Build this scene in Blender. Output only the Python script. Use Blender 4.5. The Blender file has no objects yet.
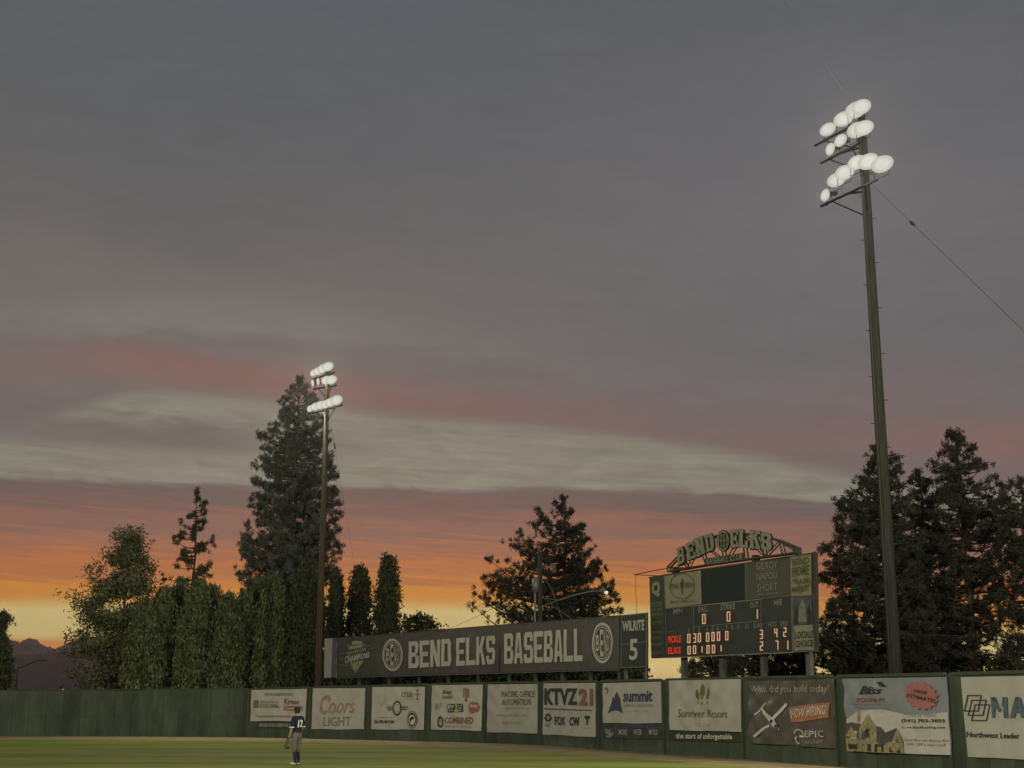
import bpy, bmesh, math, random
import numpy as np
from mathutils import Vector, Matrix
from mathutils.bvhtree import BVHTree
R = math.radians
S = bpy.context.scene
C = S.collection

# ------------------------------------------------------------------ camera
F, PITCH, EYE = 1395.0, R(13.0), 1.9
cam_d = bpy.data.cameras.new('camera')
cam = bpy.data.objects.new('camera', cam_d); C.objects.link(cam)
cam.location = (0, 0, EYE); cam.rotation_euler = (R(90) + PITCH, 0, 0)
cam_d.sensor_width = 36; cam_d.lens = F * 36 / 1024
cam_d.clip_start = 0.1; cam_d.clip_end = 60000
S.camera = cam

# ------------------------------------------------------------------ view, world, sun
S.view_settings.view_transform = 'Standard'
S.view_settings.look = 'None'
S.view_settings.exposure = 0
S.view_settings.gamma = 1
S.view_settings.use_curve_mapping = False
S.cycles.max_bounces = 4; S.cycles.diffuse_bounces = 2; S.cycles.glossy_bounces = 2
S.cycles.transmission_bounces = 2; S.cycles.volume_bounces = 0
S.cycles.use_denoising = True

def lin(c):
    return tuple(((x/255)/12.92 if x/255 <= .04045 else ((x/255 + .055)/1.055)**2.4) for x in c)

cp, sp = math.cos(PITCH), math.sin(PITCH)
def ray(px, py):
    u = (px - 512)/F; w = (384 - py)/F
    return Vector((u, cp - w*sp, sp + w*cp))
def P(px, py, D):
    d = ray(px, py); return Vector((0, 0, EYE)) + d*(D/d.y)
def G(px, py, z=0.0):
    d = ray(px, py); return Vector((0, 0, EYE)) + d*((z - EYE)/d.z)
def elev(px, py):
    d = ray(px, py); return math.degrees(math.atan2(d.z, math.hypot(d.x, d.y)))
def azim(px, py=500):
    d = ray(px, py); return math.degrees(math.atan2(d.x, d.y))

class NT:
    """small helper for node graphs"""
    def __init__(s, tree): s.t = tree; s.n = tree.nodes; s.l = tree.links
    def new(s, typ, **kw):
        n = s.n.new(typ)
        for k, v in kw.items(): setattr(n, k, v)
        return n
    def put(s, sock, v):
        if isinstance(v, bpy.types.NodeSocket): s.l.new(v, sock)
        elif v is not None: sock.default_value = v
    def m(s, op, a, b=None, c=None, clamp=False):
        n = s.new('ShaderNodeMath', operation=op, use_clamp=clamp)
        s.put(n.inputs[0], a)
        if b is not None: s.put(n.inputs[1], b)
        if c is not None: s.put(n.inputs[2], c)
        return n.outputs[0]
    def noise(s, vec, scale, detail=3, rough=.5, dist=0):
        n = s.new('ShaderNodeTexNoise'); s.put(n.inputs['Vector'], vec)
        n.inputs['Scale'].default_value = scale; n.inputs['Detail'].default_value = detail
        n.inputs['Roughness'].default_value = rough; n.inputs['Distortion'].default_value = dist
        return n.outputs[0]
    def comb(s, x, y, z=0.0):
        n = s.new('ShaderNodeCombineXYZ')
        for i, v in enumerate((x, y, z)): s.put(n.inputs[i], v)
        return n.outputs[0]
    def mix(s, f, a, b, blend='MIX'):
        n = s.new('ShaderNodeMix', data_type='RGBA', blend_type=blend)
        s.put(n.inputs[0], f)
        for i, v in ((6, a), (7, b)):
            if isinstance(v, tuple) and len(v) == 3: v = v + (1,)
            s.put(n.inputs[i], v)
        return n.outputs[2]
    def rng(s, v, a, b, c=0.0, d=1.0, smooth=False):
        n = s.new('ShaderNodeMapRange', clamp=True)
        if smooth: n.interpolation_type = 'SMOOTHSTEP'
        s.put(n.inputs[0], v)
        for i, x in enumerate((a, b, c, d)): n.inputs[i+1].default_value = x
        return n.outputs[0]
    def ramp(s, v, stops):
        n = s.new('ShaderNodeValToRGB'); s.put(n.inputs[0], v)
        cr = n.color_ramp; cr.interpolation = 'LINEAR'
        while len(cr.elements) > 1: cr.elements.remove(cr.elements[0])
        cr.elements[0].position = stops[0][0]; cr.elements[0].color = tuple(stops[0][1]) + (1,)
        for p, c in stops[1:]:
            e = cr.elements.new(p); e.color = tuple(c) + (1,)
        return n.outputs[0]

world = bpy.data.worlds.new('World'); S.world = world; world.use_nodes = True
wt = NT(world.node_tree); world.node_tree.nodes.clear()
tc = wt.new('ShaderNodeTexCoord')
sepx = wt.new('ShaderNodeSeparateXYZ'); wt.l.new(tc.outputs['Generated'], sepx.inputs[0])
X_, Y_, Z_ = sepx.outputs
AZ = wt.m('MULTIPLY', wt.m('ARCTAN2', X_, Y_), 57.2958)
EL = wt.m('MULTIPLY', wt.m('ARCSINE', Z_), 57.2958)
# cloud decks: each has an edge whose height follows the azimuth, roughened by stretched noise
def curve(pts):
    """pts: (x, y) seen in the photograph -> elevation (degrees) as a function of azimuth"""
    n = wt.new('ShaderNodeFloatCurve'); wt.put(n.inputs['Value'], wt.rng(AZ, -24, 24))
    c = n.mapping.curves[0]
    q = sorted(((azim(x, y) + 24)/48, elev(x, y)/32) for x, y in pts)
    q = [(0.0, q[0][1])] + [p for p in q if .0 < p[0] < 1.0] + [(1.0, q[-1][1])]
    while len(c.points) > 2: c.points.remove(c.points[1])
    c.points[0].location = q[0]; c.points[-1].location = q[-1]
    for p in q[1:-1]: c.points.new(*p)
    n.mapping.update()
    return wt.m('MULTIPLY', n.outputs[0], 32)
def weight(pts):
    n = wt.new('ShaderNodeFloatCurve'); wt.put(n.inputs['Value'], wt.rng(AZ, -24, 24))
    c = n.mapping.curves[0]; q = [((azim(x) + 24)/48, v) for x, v in pts]
    q = [(0.0, q[0][1])] + q + [(1.0, q[-1][1])]
    c.points[0].location = q[0]; c.points[-1].location = q[-1]
    for p in q[1:-1]: c.points.new(*p)
    n.mapping.update(); return n.outputs[0]
TILT = wt.m('ADD', EL, wt.m('MULTIPLY', AZ, .055))       # the decks sink gently towards the right
def streak(ax, ey, z, detail=6, rough=.58, dist=.4):
    return wt.m('SUBTRACT', wt.noise(wt.comb(wt.m('MULTIPLY', AZ, ax), wt.m('MULTIPLY', TILT, ey), z), 1.0, detail, rough, dist), .5)
def px(v): return wt.m('MULTIPLY', v, .040)               # about one photograph pixel in degrees
nA = streak(.11, .45, 1.3, 5, .5, .3)      # big soft shapes
nB = streak(.35, 1.5, 5.1, 8, .62, .8)     # wispy
nC = streak(.13, 4.2, 8.7, 6, .6, .5)      # long thin streaks
nD = streak(.9, 2.6, 3.3, 8, .65, 1.2)     # small mottling
def soft(v, w0, w1): return wt.rng(v, w0, w1, smooth=True)
E_lo = curve([(0,479),(80,481),(150,484),(250,486),(350,487),(450,489),(560,489),(700,493),(850,503),(1000,506)])
E_up = curve([(0,428),(70,412),(140,394),(200,396),(330,411),(420,420),(500,426),(620,438),(720,452),(850,478),(950,492),(1020,496)])
E_pk = curve([(0,362),(100,360),(200,370),(300,385),(400,399),(500,407),(600,415),(700,425),(800,436),(900,438),(1000,441)])
E_w = curve([(0,326),(100,322),(200,320),(300,328),(450,348),(600,372),(1000,400)])
# upper sky
ut = wt.m('ADD', EL, wt.m('ADD', wt.m('MULTIPLY', nA, 7.0), wt.m('MULTIPLY', nB, 1.6)))
def eramp(v, table, mx):
    return wt.ramp(wt.m('DIVIDE', v, mx), sorted((max(0, min(1, e/mx)), lin(c)) for e, c in table))
up_l = eramp(ut, [(elev(512, y), c) for y, c in ((0,(89,93,98)),(130,(91,93,96)),(210,(95,94,94)),(262,(101,97,96)),(310,(107,102,99)),(350,(109,101,98)),(400,(108,100,97)),(430,(105,97,95)),(470,(104,95,93)))] + [(36,(80,84,92))], 40)
up_r = eramp(ut, [(elev(512, y), c) for y, c in ((0,(90,92,96)),(150,(96,96,99)),(230,(102,101,103)),(310,(101,99,101)),(360,(100,97,99)),(400,(106,97,98)),(450,(108,95,94)))] + [(36,(80,84,92))], 40)
col = wt.mix(soft(AZ, azim(200), azim(800)), up_l, up_r)
# pale wispy veil above the red streak on the left
v = wt.m('SUBTRACT', wt.m('ADD', EL, wt.m('ADD', wt.m('MULTIPLY', nB, 1.6), wt.m('MULTIPLY', nA, 1.2))), E_w)
veil = wt.m('MULTIPLY', wt.m('MULTIPLY', soft(v, -.75, .1), soft(v, 1.5, .1)), weight([(20,.6),(120,.9),(300,.6),(500,.35),(800,.15)]))
col = wt.mix(wt.m('MULTIPLY', veil, wt.rng(nD, -.2, .2, .6, 1.0)), col, lin((118,114,110)))
# red streak
v = wt.m('SUBTRACT', wt.m('ADD', EL, wt.m('ADD', wt.m('MULTIPLY', nB, 1.3), wt.m('MULTIPLY', nC, .5))), E_pk)
red = wt.m('MULTIPLY', wt.m('MULTIPLY', soft(v, -1.15, -.15), soft(v, 1.25, .0)), weight([(5,.35),(90,.75),(200,1),(300,1),(400,.8),(520,.6),(620,.42),(700,.22),(820,.32),(930,.7),(1010,1)]))
red = wt.m('MULTIPLY', red, wt.rng(nD, -.22, .22, .65, 1.05))
col = wt.mix(wt.m('MULTIPLY', red, .9), col, wt.mix(soft(AZ, azim(300), azim(600)), lin((126,94,87)), lin((124,95,90))))
# pale band, with a mauve patch on its left
vu = wt.m('SUBTRACT', wt.m('ADD', EL, wt.m('ADD', wt.m('MULTIPLY', nB, 1.0), wt.m('MULTIPLY', nD, .35))), E_up)
band = soft(vu, .42, -.30)
pale = wt.mix(wt.rng(wt.m('ADD', nC, nB), -.28, .28), lin((113,110,101)), lin((135,132,118)))
v = wt.m('SUBTRACT', wt.m('ADD', EL, wt.m('MULTIPLY', nB, 1.3)), elev(150, 436))
mv = wt.m('MULTIPLY', wt.m('MULTIPLY', soft(v, -.9, -.1), soft(v, 1.2, .1)), weight([(0,.75),(180,.9),(260,.6),(360,.12),(450,0),(600,0)]))
pale = wt.mix(mv, pale, lin((101,95,92)))
col = wt.mix(band, col, pale)
# the lit lower sky: slate edge, salmon, orange, yellow, in long streaks
vl = wt.m('SUBTRACT', wt.m('ADD', EL, wt.m('ADD', wt.m('MULTIPLY', nB, .5), wt.m('MULTIPLY', nD, .22))), E_lo)
dn = wt.m('SUBTRACT', wt.m('MULTIPLY', wt.m('SUBTRACT', E_lo, EL), 1.0), wt.m('MULTIPLY', nC, wt.m('MULTIPLY', soft(wt.m('SUBTRACT', E_lo, EL), 4.9, 3.6), 3.0)))
dn = wt.m('ADD', dn, wt.m('MULTIPLY', nB, soft(wt.m('SUBTRACT', E_lo, EL), 4.9, 3.0)))
low = eramp(dn, [(p*.0405, c) for p, c in ((0,(101,91,88)),(8,(95,84,82)),(20,(106,85,81)),(34,(130,92,80)),(44,(117,90,82)),(56,(152,97,72)),(64,(134,93,76)),(76,(170,101,57)),(86,(153,98,62)),(98,(186,116,44)),(109,(182,122,52)),(117,(182,150,84)),(123,(184,168,112)),(150,(178,162,104)),(175,(176,158,102)),(190,(160,134,88)),(215,(70,56,52)))], 10)
orange = wt.m('MULTIPLY', soft(wt.m('ADD', EL, wt.m('MULTIPLY', nC, .5)), 2.75, 2.35), soft(AZ, azim(330), azim(150)))
low = wt.mix(orange, low, lin((168,112,60)))
col = wt.mix(soft(vl, .17, -.13), col, low)
# slight unevenness everywhere
tex = wt.m('ADD', 1.0, wt.m('ADD', wt.m('MULTIPLY', nD, .10), wt.m('MULTIPLY', nB, .20)))
wn = wt.new('ShaderNodeVectorMath', operation='SCALE'); wt.l.new(col, wn.inputs[0]); wt.l.new(tex, wn.inputs[3])
col = wn.outputs[0]
# away from the sunset the dusk is plain slate
tau = wt.m('DIVIDE', .031, wt.m('MAXIMUM', Z_, .03))
bo = wt.new('ShaderNodeVectorMath', operation='SCALE'); wt.l.new(col, bo.inputs[0]); wt.l.new(wt.m('EXPONENT', wt.m('MULTIPLY', tau, .85)), bo.inputs[3]); col = bo.outputs[0]
away = wt.rng(wt.m('ABSOLUTE', AZ), 40, 110, smooth=True)
plain = wt.mix(wt.rng(EL, -2, 30), lin((92, 84, 88)), lin((84, 88, 96)))
col = wt.mix(away, col, plain)
nis = wt.new('ShaderNodeTexSky', sky_type='NISHITA'); nis.sun_disc = False
nis.sun_elevation = R(0.5); nis.sun_rotation = R(-6)
bg1 = wt.new('ShaderNodeBackground'); wt.l.new(col, bg1.inputs[0]); bg1.inputs[1].default_value = 1.0
bg2 = wt.new('ShaderNodeBackground'); wt.l.new(nis.outputs[0], bg2.inputs[0]); bg2.inputs[1].default_value = 0.004
ad = wt.new('ShaderNodeAddShader'); wt.l.new(bg1.outputs[0], ad.inputs[0]); wt.l.new(bg2.outputs[0], ad.inputs[1])
wo = wt.new('ShaderNodeOutputWorld'); wt.l.new(ad.outputs[0], wo.inputs[0])

# the sun, already at the horizon behind the trees: only a trace of it is left
sd = bpy.data.lights.new('sun', 'SUN'); sd.energy = 0.05; sd.angle = R(10); sd.color = (1, .62, .38)
sun = bpy.data.objects.new('sun', sd); C.objects.link(sun); sun.rotation_euler = (R(88.5), 0, R(180 + 6))

FLOOD_COL = (1.0, .96, .74)
FLOOD_W_OUT = 135000.0     # the floodlights beside and behind the stands
FLOOD_W_IN = 26000.0       # the two poles in view

# ------------------------------------------------------------------ helpers
def tag(o, label=None, cat=None, group=None, kind=None):
    for k, v in (('label', label), ('category', cat), ('group', group), ('kind', kind)):
        if v: o[k] = v
    return o
def empty(name, loc=(0,0,0), rz=0):
    o = bpy.data.objects.new(name, None); C.objects.link(o); o.location = loc; o.rotation_euler = (0, 0, rz)
    o.empty_display_size = .3
    return o
def link(name, me, m, parent=None, smooth=False):
    o = bpy.data.objects.new(name, me); C.objects.link(o)
    if m and not me.materials: me.materials.append(m)
    if parent:
        o.parent = parent
        if parent.type == 'EMPTY':
            b = Matrix.Translation(parent.location) @ parent.rotation_euler.to_matrix().to_4x4()
            o.matrix_parent_inverse = b.inverted()
    if smooth:
        for p in me.polygons: p.use_smooth = True
    return o

def mat(name, c, rough=.8, var=.12, scale=3.0, spec=.2, c2=None, stretch=None, bump=0, bscale=8, emit=None, metal=0, coord='Object', rnd=0):
    m = bpy.data.materials.new(name); m.use_nodes = True
    t = NT(m.node_tree); b = t.n['Principled BSDF']
    b.inputs['Roughness'].default_value = rough; b.inputs['Specular IOR Level'].default_value = spec
    b.inputs['Metallic'].default_value = metal
    tcn = t.new('ShaderNodeTexCoord'); v = tcn.outputs[coord]
    if stretch:
        mp = t.new('ShaderNodeMapping'); t.l.new(v, mp.inputs[0]); mp.inputs['Scale'].default_value = stretch; v = mp.outputs[0]
    n = t.noise(v, scale, 5, .6)
    a = tuple(x*(1-var) for x in c); bb = c2 if c2 else tuple(min(1, x*(1+var)) for x in c)
    colr = t.mix(t.rng(n, .3, .7), a, bb)
    if rnd:
        oi = t.new('ShaderNodeObjectInfo')
        k = t.rng(oi.outputs['Random'], 0, 1, 1-rnd, 1+rnd)
        sc = t.new('ShaderNodeVectorMath', operation='SCALE'); t.l.new(colr, sc.inputs[0]); t.l.new(k, sc.inputs[3]); colr = sc.outputs[0]
    t.l.new(colr, b.inputs['Base Color'])
    if bump:
        bn = t.new('ShaderNodeBump'); bn.inputs['Strength'].default_value = bump; bn.inputs['Distance'].default_value = .05
        t.l.new(t.noise(v, bscale, 4), bn.inputs['Height']); t.l.new(bn.outputs[0], b.inputs['Normal'])
    if emit:
        b.inputs['Emission Color'].default_value = tuple(emit) + (1,); b.inputs['Emission Strength'].default_value = 1
    return m

class MB:
    def __init__(s): s.v = []; s.f = []
    def add(s, vs, fs):
        k = len(s.v); s.v += [tuple(v) for v in vs]; s.f += [tuple(i + k for i in f) for f in fs]
    def box(s, c, d, rot=None, taper=1):
        vs = []
        for sx in (-1, 1):
            for sy in (-1, 1):
                for sz in (-1, 1):
                    q = Vector((sx*d[0]/2, sy*d[1]/2, sz*d[2]/2))
                    if rot is not None: q = rot @ q
                    vs.append(Vector(c) + q)
        s.add(vs, [(0,1,3,2),(4,6,7,5),(0,4,5,1),(2,3,7,6),(0,2,6,4),(1,5,7,3)])
    def bar(s, a, b, r0, r1=None, n=8):
        a, b = Vector(a), Vector(b); r1 = r0 if r1 is None else r1
        d = (b - a).normalized(); up = Vector((0,0,1)) if abs(d.z) < .95 else Vector((1,0,0))
        x = d.cross(up).normalized(); y = d.cross(x)
        vs = []
        for p, r in ((a, r0), (b, r1)):
            for i in range(n):
                t = 2*math.pi*i/n + math.pi/n; vs.append(p + x*math.cos(t)*r + y*math.sin(t)*r)
        s.add(vs, [(i, (i+1) % n, n+(i+1) % n, n+i) for i in range(n)] + [tuple(range(n))[::-1], tuple(range(n, 2*n))])
    def path(s, pts, r, n=5):
        for a, b in zip(pts, pts[1:]): s.bar(a, b, r, r, n)
    def lathe(s, prof, M, n=20):
        vs = []
        for (r, z) in prof:
            for i in range(n):
                t = 2*math.pi*i/n; vs.append(M @ Vector((r*math.cos(t), r*math.sin(t), z)))
        fs = []
        for k in range(len(prof)-1):
            for i in range(n): fs.append((k*n+i, k*n+(i+1) % n, (k+1)*n+(i+1) % n, (k+1)*n+i))
        fs.append(tuple(range((len(prof)-1)*n, len(prof)*n)))
        s.add(vs, fs)
    def mesh(s, name):
        me = bpy.data.meshes.new(name); me.from_pydata(s.v, [], s.f); me.update()
        bm = bmesh.new(); bm.from_mesh(me); bmesh.ops.recalc_face_normals(bm, faces=bm.faces); bm.to_mesh(me); bm.free()
        return me
    def build(s, name, m, parent=None, smooth=False): return link(name, s.mesh(name), m, parent, smooth)

def catenary(a, b, sag, n=14):
    a, b = Vector(a), Vector(b)
    return [a.lerp(b, i/n) - Vector((0, 0, sag*4*(i/n)*(1-i/n))) for i in range(n+1)]

# ------------------------------------------------------------------ flat panels measured from the photograph
class Panel:
    """vertical plane standing through two ground points; puts 2-D shapes on it"""
    def __init__(s, a, b, wr=None):
        s.a = Vector((a[0], a[1], 0)); s.b = Vector((b[0], b[1], 0))
        d = (s.b - s.a); s.len = d.length; s.t = d.normalized()
        s.n = Vector((s.t.y, -s.t.x, 0))
        if s.n.y > 0: s.n = -s.n
        s.wr = wr
        s.rot = Matrix((s.t, -s.n, Vector((0,0,1)))).transposed()
    def at(s, px, py, off=0.0, flat=False):
        d = ray(px, py); o = Vector((0, 0, EYE))
        k = (s.a - o).dot(s.n)/d.dot(s.n)
        p = o + d*k
        w = 0 if (s.wr is None or flat) else s.wr((p - s.a).dot(s.t), p.z) + (.02 if off > 0 else 0)
        return p + s.n*(off + w)
def quadmap(pan, L, Rr, off):
    """L=(x,ytop,ybottom[,xb]), same for right; (a,b) in 0..1, b up"""
    lx, lt, lb = L[:3]; rx, rt, rb = Rr[:3]
    lxb = L[3] if len(L) > 3 else lx; rxb = Rr[3] if len(Rr) > 3 else rx
    def f(a, b):
        xt = lx + (rx-lx)*a; xb = lxb + (rxb-lxb)*a; yt = lt + (rt-lt)*a; yb = lb + (rb-lb)*a
        return pan.at(xb + (xt-xb)*b, yb + (yt-yb)*b, off)
    return f
def shape2d(verts, faces, f, name, m, parent, cuts=6):
    bm = bmesh.new()
    bv = [bm.verts.new((x, y, 0)) for x, y in verts]
    for fc in faces:
        try: bm.faces.new([bv[i] for i in fc])
        except ValueError: pass
    if cuts:
        xs = [v.co.x for v in bm.verts]; ys = [v.co.y for v in bm.verts]
        for ax, lo, hi in ((0, min(xs), max(xs)), (1, min(ys), max(ys))):
            for k in range(1, cuts):
                c = lo + (hi-lo)*k/cuts; pt = [0,0,0]; pt[ax] = c; no = [0,0,0]; no[ax] = 1
                bmesh.ops.bisect_plane(bm, geom=bm.verts[:]+bm.edges[:]+bm.faces[:], plane_co=pt, plane_no=no)
    for v in bm.verts: v.co = f(v.co.x, v.co.y)
    me = bpy.data.meshes.new(name); bm.to_mesh(me); bm.free()
    return link(name, me, m, parent)
_tcache = {}
def glyphs(s, bold=0.0, slant=0.0):
    k = (s, bold, slant)
    if k in _tcache: return _tcache[k]
    cu = bpy.data.curves.new('t', 'FONT'); cu.body = s; cu.offset = bold; cu.shear = slant; cu.resolution_u = 2; cu.fill_mode = 'FRONT'
    o = bpy.data.objects.new('t', cu); C.objects.link(o)
    dg = bpy.context.evaluated_depsgraph_get(); me = bpy.data.meshes.new_from_object(o.evaluated_get(dg))
    vs = [(v.co.x, v.co.y) for v in me.vertices]; fs = [tuple(p.vertices) for p in me.polygons]
    bpy.data.objects.remove(o); bpy.data.curves.remove(cu); bpy.data.meshes.remove(me)
    x0 = min(v[0] for v in vs); x1 = max(v[0] for v in vs); y0 = min(v[1] for v in vs); y1 = max(v[1] for v in vs)
    vs = [((x-x0)/(x1-x0), (y-y0)/(y1-y0)) for x, y in vs]
    _tcache[k] = (vs, fs); return _tcache[k]
def text(pan, s, L, Rr, m, parent, bold=.01, off=.014, slant=0, name='lettering', cuts=3):
    vs, fs = glyphs(s, bold, slant)
    return shape2d(vs, fs, quadmap(pan, L, Rr, off), name, m, parent, cuts)
def poly(pan, pts, m, parent, name='emblem', off=.012, cuts=5):
    """pts in photograph pixels, unprojected on the panel"""
    return shape2d([(x, y) for x, y in pts], [tuple(range(len(pts)))], lambda a, b: pan.at(a, b, off), name, m, parent, cuts)
def polys(pan, lst, m, parent, name='emblem', off=.012, cuts=4):
    vs = []; fs = []
    for pts in lst:
        k = len(vs); vs += list(pts); fs.append(tuple(range(k, k+len(pts))))
    return shape2d(vs, fs, lambda a, b: pan.at(a, b, off), name, m, parent, cuts)
def ring(cx, cy, rx, ry, t, n=36, a0=0, a1=360):
    out = []
    for i in range(n):
        u = R(a0 + (a1-a0)*i/n); v = R(a0 + (a1-a0)*(i+1)/n)
        out.append([(cx+rx*math.cos(u), cy+ry*math.sin(u)), (cx+rx*math.cos(v), cy+ry*math.sin(v)),
                    (cx+(rx-t)*math.cos(v), cy+(ry-t*ry/rx)*math.sin(v)), (cx+(rx-t)*math.cos(u), cy+(ry-t*ry/rx)*math.sin(u))])
    return out
def disc(cx, cy, rx, ry, n=32): return [(cx+rx*math.cos(2*math.pi*i/n), cy+ry*math.sin(2*math.pi*i/n)) for i in range(n)]
def stroke(pts, w, close=False):
    out = []
    pr = list(zip(pts, pts[1:])) + ([(pts[-1], pts[0])] if close else [])
    for (x0, y0), (x1, y1) in pr:
        l = math.hypot(x1-x0, y1-y0) or 1; nx, ny = -(y1-y0)/l*w/2, (x1-x0)/l*w/2; ex, ey = (x1-x0)/l*w*.3, (y1-y0)/l*w*.3
        out.append([(x0+nx-ex, y0+ny-ey), (x1+nx+ex, y1+ny+ey), (x1-nx+ex, y1-ny+ey), (x0-nx-ex, y0-ny-ey)])
    return out
class crop:
    def __init__(s, ox, oy, k): s.o = (ox, oy, k)
    def __call__(s, x, y): return (s.o[0] + x/s.o[2], s.o[1] + y/s.o[2])
    def e(s, x, yt, yb): k = s.o[2]; return (s.o[0] + x/k, s.o[1] + yt/k, s.o[1] + yb/k)
    def l(s, pts): return [s(x, y) for x, y in pts]

# ------------------------------------------------------------------ materials
M = {}
M['ink'] = mat('dark_ink', (.035,.033,.03)); M['ink_grey'] = mat('grey_ink', (.17,.17,.14)); M['ink_pale'] = mat('pale_ink', (.33,.32,.25))
M['ink_red'] = mat('red_ink', (.27,.10,.075)); M['ink_faded'] = mat('faded_red_ink', (.34,.19,.14)); M['ink_brown'] = mat('brown_ink', (.21,.10,.065)); M['ink_blue'] = mat('blue_ink', (.045,.05,.095))
M['ink_maroon'] = mat('maroon_ink', (.10,.055,.045)); M['ink_teal'] = mat('slate_blue_ink', (.085,.11,.145)); M['ink_orange'] = mat('orange_ink', (.33,.145,.075)); M['ink_gold'] = mat('gold_ink', (.31,.27,.13))
M['ink_white'] = mat('white_ink', (.5,.49,.42)); M['ink_green'] = mat('olive_ink', (.12,.13,.04)); M['ink_tan'] = mat('faint_tan_ink', (.42,.38,.28))
M['vinyl'] = mat('white_banner_vinyl', (.38,.37,.315), .5, .09, 1.1, .3, bump=.22, bscale=3, stretch=(1,1,.5))
M['vinyl_dark'] = mat('charcoal_banner_vinyl', (.080,.074,.064), .38, .2, 1.2, .6, bump=.4, bscale=3)
M['vinyl_black'] = mat('dark_strip_vinyl', (.045,.05,.055), .5, .3, 2.5)
M['vinyl_green'] = mat('green_strip_vinyl', (.036,.045,.028), .6)
M['vinyl_sky'] = mat('blue_grey_vinyl', (.205,.22,.245), .5, .1, 1, .35)
M['fence'] = mat('green_fence_paint', (.056,.071,.048), .75, .3, 1.3, .2, stretch=(1,1,.35), rnd=.16, bump=.1)
M['fence_post'] = mat('green_post_paint', (.052,.064,.040), .7, .15, 3)
M['steel'] = mat('galvanised_steel', (.12,.125,.10), .5, .2, 3, .4, metal=.2)
M['dark_steel'] = mat('dark_painted_steel', (.05,.05,.04), .5, .15, 3)
M['board'] = mat('dark_scoreboard_face', (.038,.044,.036), .55, .12, .8, .3)
M['board_line'] = mat('cream_trim', (.22,.22,.16), .6)
M['wood_pole'] = mat('weathered_pole_wood', (.036,.034,.029), .85, .4, 6, .1, stretch=(3,3,.15), bump=.3)
M['wood_pole2'] = mat('brown_pole_wood', (.060,.048,.030), .85, .4, 6, .1, stretch=(3,3,.15), bump=.3)
M['black_steel'] = mat('matt_black_steel', (.007,.007,.007), .9, .1, spec=.02)
M['wire'] = mat('black_cable', (.02,.02,.02), .6)
M['red_lit_wire'] = mat('red_lit_cable', (.16,.03,.02), .6)  # red light on the wires, put into their colour
M['bark'] = mat('pine_bark', (.055,.040,.030), .9, .4, 5, .05, bump=.3)
M['lens_rim'] = mat('lit_reflector_rim', (.02,.02,.02), .9, .02, spec=0, emit=lin((180,182,160)))
M['lens_core'] = mat('lit_lamp_core', (.02,.02,.02), .9, .02, spec=0, emit=lin((204,205,198)))
M['lens'] = mat('lit_floodlight_lens', (.02,.02,.02), .9, .02, spec=0, emit=lin((192,193,184)))
M['led'] = mat('lit_led_amber', (.02,.02,.02), .5, .02, emit=lin((196,168,128)))
M['led_red'] = mat('lit_led_red', (.02,.005,.005), .5, .02, emit=lin((190,48,34)))
M['led_halo'] = mat('painted_led_halo', (.02,.005,.005), .5, .02, emit=lin((104,42,26)))  # red halo round the digits, painted as a faint glow
M['lamp_on'] = mat('lit_street_lamp', (.3,.3,.3), .4, .02, emit=lin((200,200,190)))
def leafmat(name, c, c2):
    m = bpy.data.materials.new(name); m.use_nodes = True; t = NT(m.node_tree); b = t.n['Principled BSDF']
    b.inputs['Roughness'].default_value = .75; b.inputs['Specular IOR Level'].default_value = .15
    at = t.new('ShaderNodeAttribute', attribute_name='tone')
    colr = t.mix(at.outputs['Fac'], c, c2); t.l.new(colr, b.inputs['Base Color'])
    tr = t.new('ShaderNodeBsdfTranslucent'); t.l.new(colr, tr.inputs[0])
    mx = t.new('ShaderNodeMixShader'); mx.inputs[0].default_value = .2
    t.l.new(b.outputs[0], mx.inputs[1]); t.l.new(tr.outputs[0], mx.inputs[2])
    t.l.new(mx.outputs[0], t.n['Material Output'].inputs[0]); return m
M['needle'] = leafmat('ponderosa_needles', (.035,.045,.022), (.095,.11,.058))
M['needle_dark'] = leafmat('dark_pine_needles', (.024,.026,.018), (.062,.062,.042))
M['needle_glare'] = leafmat('glare_paled_needles', (.065,.078,.056), (.175,.195,.145))  # lamp glare and haze painted into these needles as a paler colour
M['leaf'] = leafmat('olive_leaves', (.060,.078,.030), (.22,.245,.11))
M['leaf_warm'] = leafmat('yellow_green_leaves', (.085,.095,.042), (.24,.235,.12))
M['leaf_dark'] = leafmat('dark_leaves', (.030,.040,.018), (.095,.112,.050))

def scuff(m, c, lo, hi, st):
    t = NT(m.node_tree); b = t.n['Principled BSDF']; src = b.inputs['Base Color'].links[0].from_socket
    tcn = t.new('ShaderNodeTexCoord'); mp = t.new('ShaderNodeMapping'); t.l.new(tcn.outputs['Object'], mp.inputs[0]); mp.inputs['Scale'].default_value = st
    k = t.m('MULTIPLY', t.rng(t.noise(mp.outputs[0], 1.0, 6, .7, 1.0), lo, hi), .55)
    t.l.new(t.mix(k, src, c), b.inputs['Base Color'])
scuff(M['fence'], (.105,.115,.085), .60, .72, (1.6, 1.6, .55)); scuff(M['fence'], (.035,.04,.028), .62, .75, (.9, .9, .3))
scuff(M['bill_dummy'] if 'bill_dummy' in M else M['board'], (.06,.065,.055), .6, .75, (1.5, 1.5, .4))
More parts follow.
